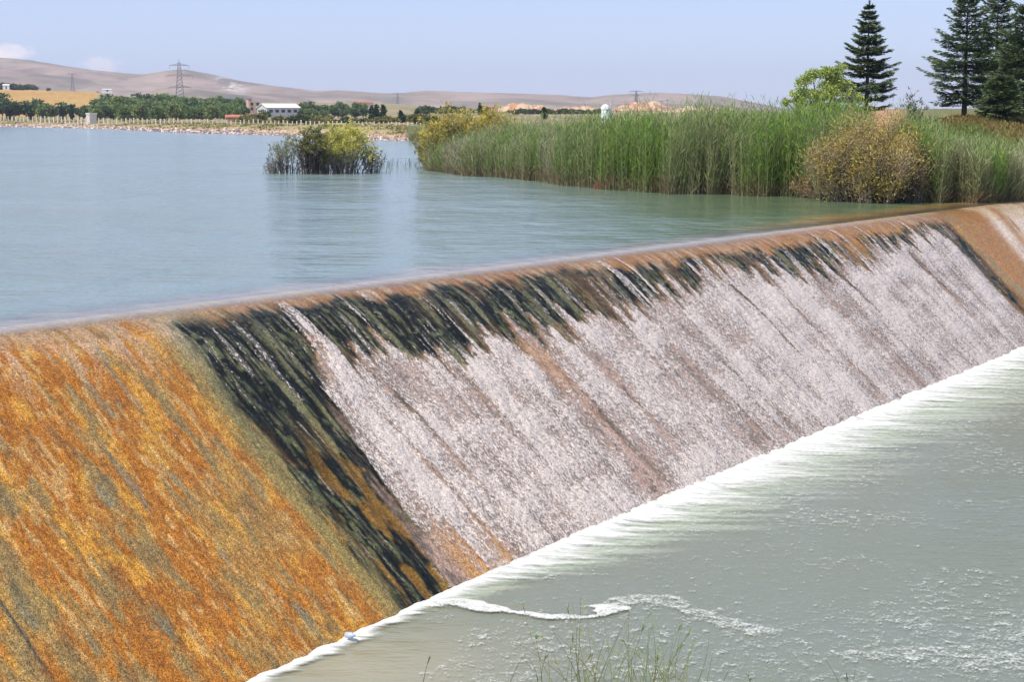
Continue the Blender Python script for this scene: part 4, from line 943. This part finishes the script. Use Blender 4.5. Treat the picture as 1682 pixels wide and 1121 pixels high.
for x in np.arange(700, 800, 9): far_tree(R_.choice(['d1', 'b1', 'g1']), float(x) + R_.uniform(-4, 4), R_.uniform(800, 950), 186, 177 + R_.uniform(-3, 3), 'dark tree in the thin line on the plain behind the yellow shrub', 'tree line on the plain behind the yellow shrub', 1.5)
far_tree('t1', 789, 420, 190, 168, 'solitary dark slender tree poking above the yellow shrub', None, 1.1)
far_tree('t1', 893, 300, 196, 175, 'dark slender tree standing behind the reeds left of the white tank', None, 2.0)
for x in np.arange(835, 1000, 9): far_tree(R_.choice(['b1', 'd1']), float(x) + R_.uniform(-4, 4), R_.uniform(700, 900), 187, 180 + R_.uniform(-2, 2), 'small dark bush on the plain between the orange mounds and the reeds', 'bushes on the plain below the orange mounds', 1.6)

# buildings
r = 640; k = r / F; p = tow(461, r)
root = thing('warehouse', (p[0], p[1], elev(189, r)), 'long white gabled warehouse above the far bank trees', 'warehouse', rz=.6)
Wd, Ln_, He, Hr = 8.0, 13.5, 2.7, 4.0
mb = MB(); mb.add([(-Ln_ / 2, -Wd / 2, -1), (-Ln_ / 2, Wd / 2, -1), (-Ln_ / 2, Wd / 2, He), (-Ln_ / 2, 0, Hr), (-Ln_ / 2, -Wd / 2, He), (Ln_ / 2, -Wd / 2, -1), (Ln_ / 2, Wd / 2, -1), (Ln_ / 2, Wd / 2, He), (Ln_ / 2, 0, Hr), (Ln_ / 2, -Wd / 2, He)],
   [(4, 3, 2, 1, 0), (5, 6, 7, 8, 9), (0, 5, 9, 4), (1, 2, 7, 6), (3, 8, 7, 2), (4, 9, 8, 3)]); mb.build('wall', M_greywall, root)
mb = MB()
for sgn in (-1, 1):
    a = [(-Ln_ / 2 - .4, sgn * (Wd / 2 + .4), He - .1), (Ln_ / 2 + .4, sgn * (Wd / 2 + .4), He - .1), (Ln_ / 2 + .4, 0, Hr + .14), (-Ln_ / 2 - .4, 0, Hr + .14)]
    mb.add(a + [(x, y, z + .15) for x, y, z in a], [(0, 1, 2, 3), (7, 6, 5, 4), (0, 4, 5, 1), (1, 5, 6, 2), (2, 6, 7, 3), (3, 7, 4, 0)])
mb.build('roof', M_white, root)
for i in range(5):
    mb = MB(); x0 = -5.8 + i * 2.5; mb.box(x0, x0 + 1.4, -Wd / 2 - .06, -Wd / 2 + .05, 1.0, 2.0); mb.build('window', M_dark, root)
mb = MB(); mb.box(-Ln_ / 2 - .05, -Ln_ / 2 + .05, -1.2, 1.2, -.9, 1.9); mb.build('door', M_white, root)
r = 760; k = r / F; p = tow(421, r)
root = thing('ruined_house', (p[0], p[1], elev(184, r)), 'pinkish unfinished block house just left of the white warehouse', 'house', rz=.35)
mb = MB(); mb.box(-2.9, 2.9, -2.6, 2.6, -1, 4.4); mb.box(-2.9, -1.5, -2.3, 2.3, 4.401, 5.6); mb.build('wall', M_pinkbrick, root)
mb = MB(); mb.box(-3.1, -1.3, -2.6, 2.6, 5.603, 5.8); mb.build('roof', M_redroof, root)
for x0, z0 in ((-2.0, 2.8), (.6, 2.8), (-2.0, .8), (.6, .8)):
    mb = MB(); mb.box(x0, x0 + 1.1, -2.66, -2.5, z0, z0 + 1.3); mb.build('window', M_dark, root)
def hut(px, r, yb, w_, h_, label, wall, roof=M_white, rz=.3, gable=True):
    p = tow(px, r); root = thing('farm_building', (p[0], p[1], elev(yb, r)), label, 'building', rz=rz)
    mb = MB(); mb.box(-w_ / 2, w_ / 2, -w_ * .3, w_ * .3, -1.5, h_); mb.build('wall', wall, root)
    mb = MB(); y0 = w_ * .34; x0 = w_ * .54
    mb.add([(-x0, -y0, h_ + .01), (x0, -y0, h_ + .01), (x0, y0, h_ + .01), (-x0, y0, h_ + .01), (-x0, 0, h_ * 1.3), (x0, 0, h_ * 1.3)], [(0, 1, 5, 4), (2, 3, 4, 5), (0, 4, 3), (1, 2, 5), (3, 2, 1, 0)]); mb.build('roof', roof, root)
    mb = MB(); mb.box(-w_ * .1, w_ * .1, -w_ * .3 - .06, -w_ * .3 + .05, 0, h_ * .75); mb.build('door', M_dark, root)
hut(392, 470, 206, 5.6, 2.3, 'low red brick outbuilding behind the fence below the orchard', plain('red_brick', (0.45, 0.22, 0.15), .9, .3, 3), M_redroof, .15)
hut(183, 1500, 151, 7.5, 1.8, 'tiny white building far right of the golden field', M_white)
hut(600, 900, 178, 9, 3.0, 'small cream farm building with red roof right of the warehouse stand', plain('cream_wall', (0.62, 0.52, 0.42), .9, .1, 1), M_redroof)
hut(806, 1150, 184, 10, 3.2, 'low pink farm building behind the yellow shrub', M_pinkbrick, M_redroof, .1)
hut(19, 1360, 147, 5, 3.0, 'tiny white hut in the hedge above the golden field', M_white)
# white tank with domed top and mast
r = 430; k = r / F; p = tow(993, r); g_ = elev(194, r); root = thing('domed_tank', (p[0], p[1], float(g_)), 'white domed tank with a thin mast rising over the reeds', 'tank')
R0 = 7.0 * k
mb = MB(); mb.lathe([(R0 * 1.0, -1), (R0 * 1.0, 14 * k)], 20); mb.build('tank_wall', plain('pale_green_metal', (0.55, 0.62, 0.58), .5, .1, 2), root, True)
mb = MB(); mb.lathe([(R0 * 1.08, 14 * k), (R0 * 1.02, 17 * k), (R0 * .8, 20 * k), (R0 * .45, 22 * k), (.02, 22.8 * k)], 20); mb.build('dome', M_white, root, True)
mb = MB(); mb.bar((1.3, .2, 0), (1.3, .2, 40 * k), .13, .08, 6); mb.box(1.0, 1.6, 0, .4, 36 * k, 38.5 * k); mb.build('mast', M_greywall, root)
# lattice pylons
def pylon(px, r, ybase, ytop, label, kind='tall', arms=((.28, .36, .28)), mat=None, th=1.0, rz=0.15):
    k = r / F; Ht = (ybase - ytop) * k; p = tow(px, r); root = thing('lattice_pylon', (p[0], p[1], elev(ybase, r)), label, 'pylon', rz=rz)
    mat = mat or M_steel; mb = MB(); t = .11 * th * Ht / 30
    def hw(f): return Ht * (.085 * (1 - f) ** 1.15 + .016)
    nz = 14; fs = [1 - (1 - i / nz) ** 1.0 for i in range(nz + 1)]; fs = [f * .93 for f in fs]
    for sx, sy in ((1, 1), (1, -1), (-1, 1), (-1, -1)):
        for a, b_ in zip(fs[:-1], fs[1:]): mb.bar((sx * hw(a), sy * hw(a), a * Ht), (sx * hw(b_), sy * hw(b_), b_ * Ht), t * 1.5, t * 1.5, 4)
    for a, b_ in zip(fs[:-1], fs[1:]):
        for (x0, y0), (x1, y1) in (((1, 1), (1, -1)), ((1, -1), (-1, -1)), ((-1, -1), (-1, 1)), ((-1, 1), (1, 1))):
            mb.bar((x0 * hw(a), y0 * hw(a), a * Ht), (x1 * hw(b_), y1 * hw(b_), b_ * Ht), t * .8, t * .8, 3); mb.bar((x1 * hw(a), y1 * hw(a), a * Ht), (x0 * hw(b_), y0 * hw(b_), b_ * Ht), t * .8, t * .8, 3)
    mb.bar((0, 0, .93 * Ht), (0, 0, Ht), t * 1.8, t * .6, 4); mb.build('tower', mat, root)
    for f, w_ in arms:
        mb = MB(); z = f * Ht; L = w_ * Ht
        for sg in (-1, 1):
            mb.bar((0, -hw(f), z), (sg * L, 0, z), t * 1.2, t, 4); mb.bar((0, hw(f), z), (sg * L, 0, z), t * 1.2, t, 4); mb.bar((0, 0, z + Ht * .035), (sg * L, 0, z), t * 1.2, t, 4)
            for q_ in (.35, .65): mb.bar((sg * L * q_, 0, z), (sg * L * q_, 0, z + Ht * .035 * (1 - q_)), t * .8, t * .8, 3)
            mb.bar((sg * L, 0, z), (sg * L, 0, z - Ht * .055), t * .8, t * .8, 4)
        mb.build('cross_arm', mat, root)
pylon(301, 900, 190, 98, 'tall lattice pylon rising from the orchard, largest of the pylons', arms=((.50, .19), (.70, .23), (.88, .17)), th=1.3, mat=M_steelpale)
pylon(127, 2100, 152, 120, 'pale distant lattice pylon above the golden field', arms=((.9, .24), (.72, .16)), mat=M_steelpale, th=3.0)
pylon(655, 1500, 186, 152, 'lattice pylon on the plain above the dark tree pairs', arms=((.93, .32), (.72, .22)), mat=M_steelpale, th=2.6)
pylon(1043, 1700, 186, 149, 'lattice pylon above the orange mound right of the white tank', arms=((.95, .30), (.78, .2)), mat=M_steelpale, th=2.8)
def pole(px, r, yb, yt, label):
    k = r / F; p = tow(px, r); root = thing('utility_pole', (p[0], p[1], elev(yb, r)), label, 'pole', 'utility poles on the plain behind the reeds')
    mb = MB(); mb.bar((0, 0, -1), (0, 0, (yb - yt) * k), .16, .1, 6); mb.build('mast', M_steelpale, root)
    mb = MB(); mb.box(-1.0, 1.0, -.08, .08, (yb - yt) * k * .9, (yb - yt) * k * .94); mb.build('cross_arm', M_steelpale, root)
for x, yt, lab in ((1084, 165, 'utility pole above the reeds just right of the orange mound'), (1094, 163, 'second utility pole right of the orange mound above the reeds'), (1125, 168, 'utility pole standing alone furthest right above the reeds')): pole(x, 700, 190, yt, lab)

# ------------------------------------------------------------------ grass stems at the bottom edge
def grass(px, label, n, h, seed, col, spread=.35, y=1136):
    p = at(px, y, -DROP); root = None; r_ = np.random.default_rng(seed)
    P, D, W, Ln, K = [], [], [], [], []
    for i in range(n):
        b0 = np.array([r_.normal(0, spread), r_.normal(0, .12), -.1]); d = unit(np.array([r_.normal(0, .35), r_.normal(0, .15), 1.0])); hh = h * r_.uniform(.45, 1.05); c = jitcol(col, 1, .35, .15)[0]
        q0 = b0; bend = np.array([r_.normal(0, .5), 0, -.15])
        for s_ in range(5):
            P.append(q0); D.append(unit(d)); W.append(.013 * (1 - s_ * .15)); Ln.append(hh / 5 * 1.02); K.append(c); q0 = q0 + unit(d) * hh / 5; d = d + bend * .16
        if i % 3 == 0:
            for _ in range(4): P.append(q0 - unit(d) * r_.uniform(0, .12)); D.append(unit(d + r_.normal(0, .3, 3))); W.append(.012); Ln.append(.07); K.append(c * 1.3)
    Dn = np.array(D); o = quads('grass_tuft', np.array(P), Dn, np.array(W), np.array(Ln), np.array(K), M_reed, twist=np.tile([0., 1., .1], (len(P), 1))); o.location = tuple(p)
    tag(o, label, 'grass', kind='stuff'); return o
grass(690, 'single thin grass stem at the bottom left of the pool', 1, 1.0, 1, (0.13, 0.17, 0.06), .05)
grass(885, 'sparse grass stems below the foam tongue', 7, 1.0, 2, (0.13, 0.19, 0.06), .3)
grass(985, 'yellow green grass tuft right of the foam tongue tip, tallest of the bottom edge', 40, 1.5, 3, (0.30, 0.34, 0.11), .36)
grass(1085, 'dense yellow green grass tuft at the bottom edge right of the tallest tuft', 40, 1.15, 4, (0.28, 0.33, 0.10), .3)
grass(1398, 'two dark grass stems at the bottom edge far right', 3, .85, 5, (0.12, 0.15, 0.06), .08)
grass(1240, 'tiny grass stem at the bottom edge between dense tuft and right stems', 2, .35, 6, (0.13, 0.17, 0.06), .08)

# small litter caught in the toe foam
r_ = np.random.default_rng(9); p = at(568, 1056, -DROP)
mb = MB(); mb.lathe([(.02, 0), (.075, .01), (.085, .09), (.085, .2), (.04, .26), (.03, .30), (.02, .31)], 12)
o = mb.build('plastic_bottle', plain('bluish_plastic', (0.45, 0.52, 0.68), .25, .2, 9), None, True); o.location = (p[0], p[1], p[2] + .12); o.rotation_euler = (1.45, .2, 1.0); o.scale = (.62, .62, .62)
tag(o, 'small bluish plastic bottle caught in foam at the foot of the orange face', 'bottle')

# ------------------------------------------------------------------ haze
HAZE = 0.00011
if HAZE:
    mb = MB(); mb.box(-7000, 7000, -80, 7000, -9, 175)
    m = bpy.data.materials.new('haze_air'); m.use_nodes = True; nt = m.node_tree; nt.nodes.clear()
    v = nt.nodes.new('ShaderNodeVolumePrincipled'); v.inputs['Density'].default_value = HAZE; v.inputs['Color'].default_value = (0.78, 0.84, 1.0, 1); v.inputs['Anisotropy'].default_value = 0.2
    ou = nt.nodes.new('ShaderNodeOutputMaterial'); nt.links.new(v.outputs[0], ou.inputs['Volume'])
    o = mb.build('haze', m); tag(o, kind='stuff')
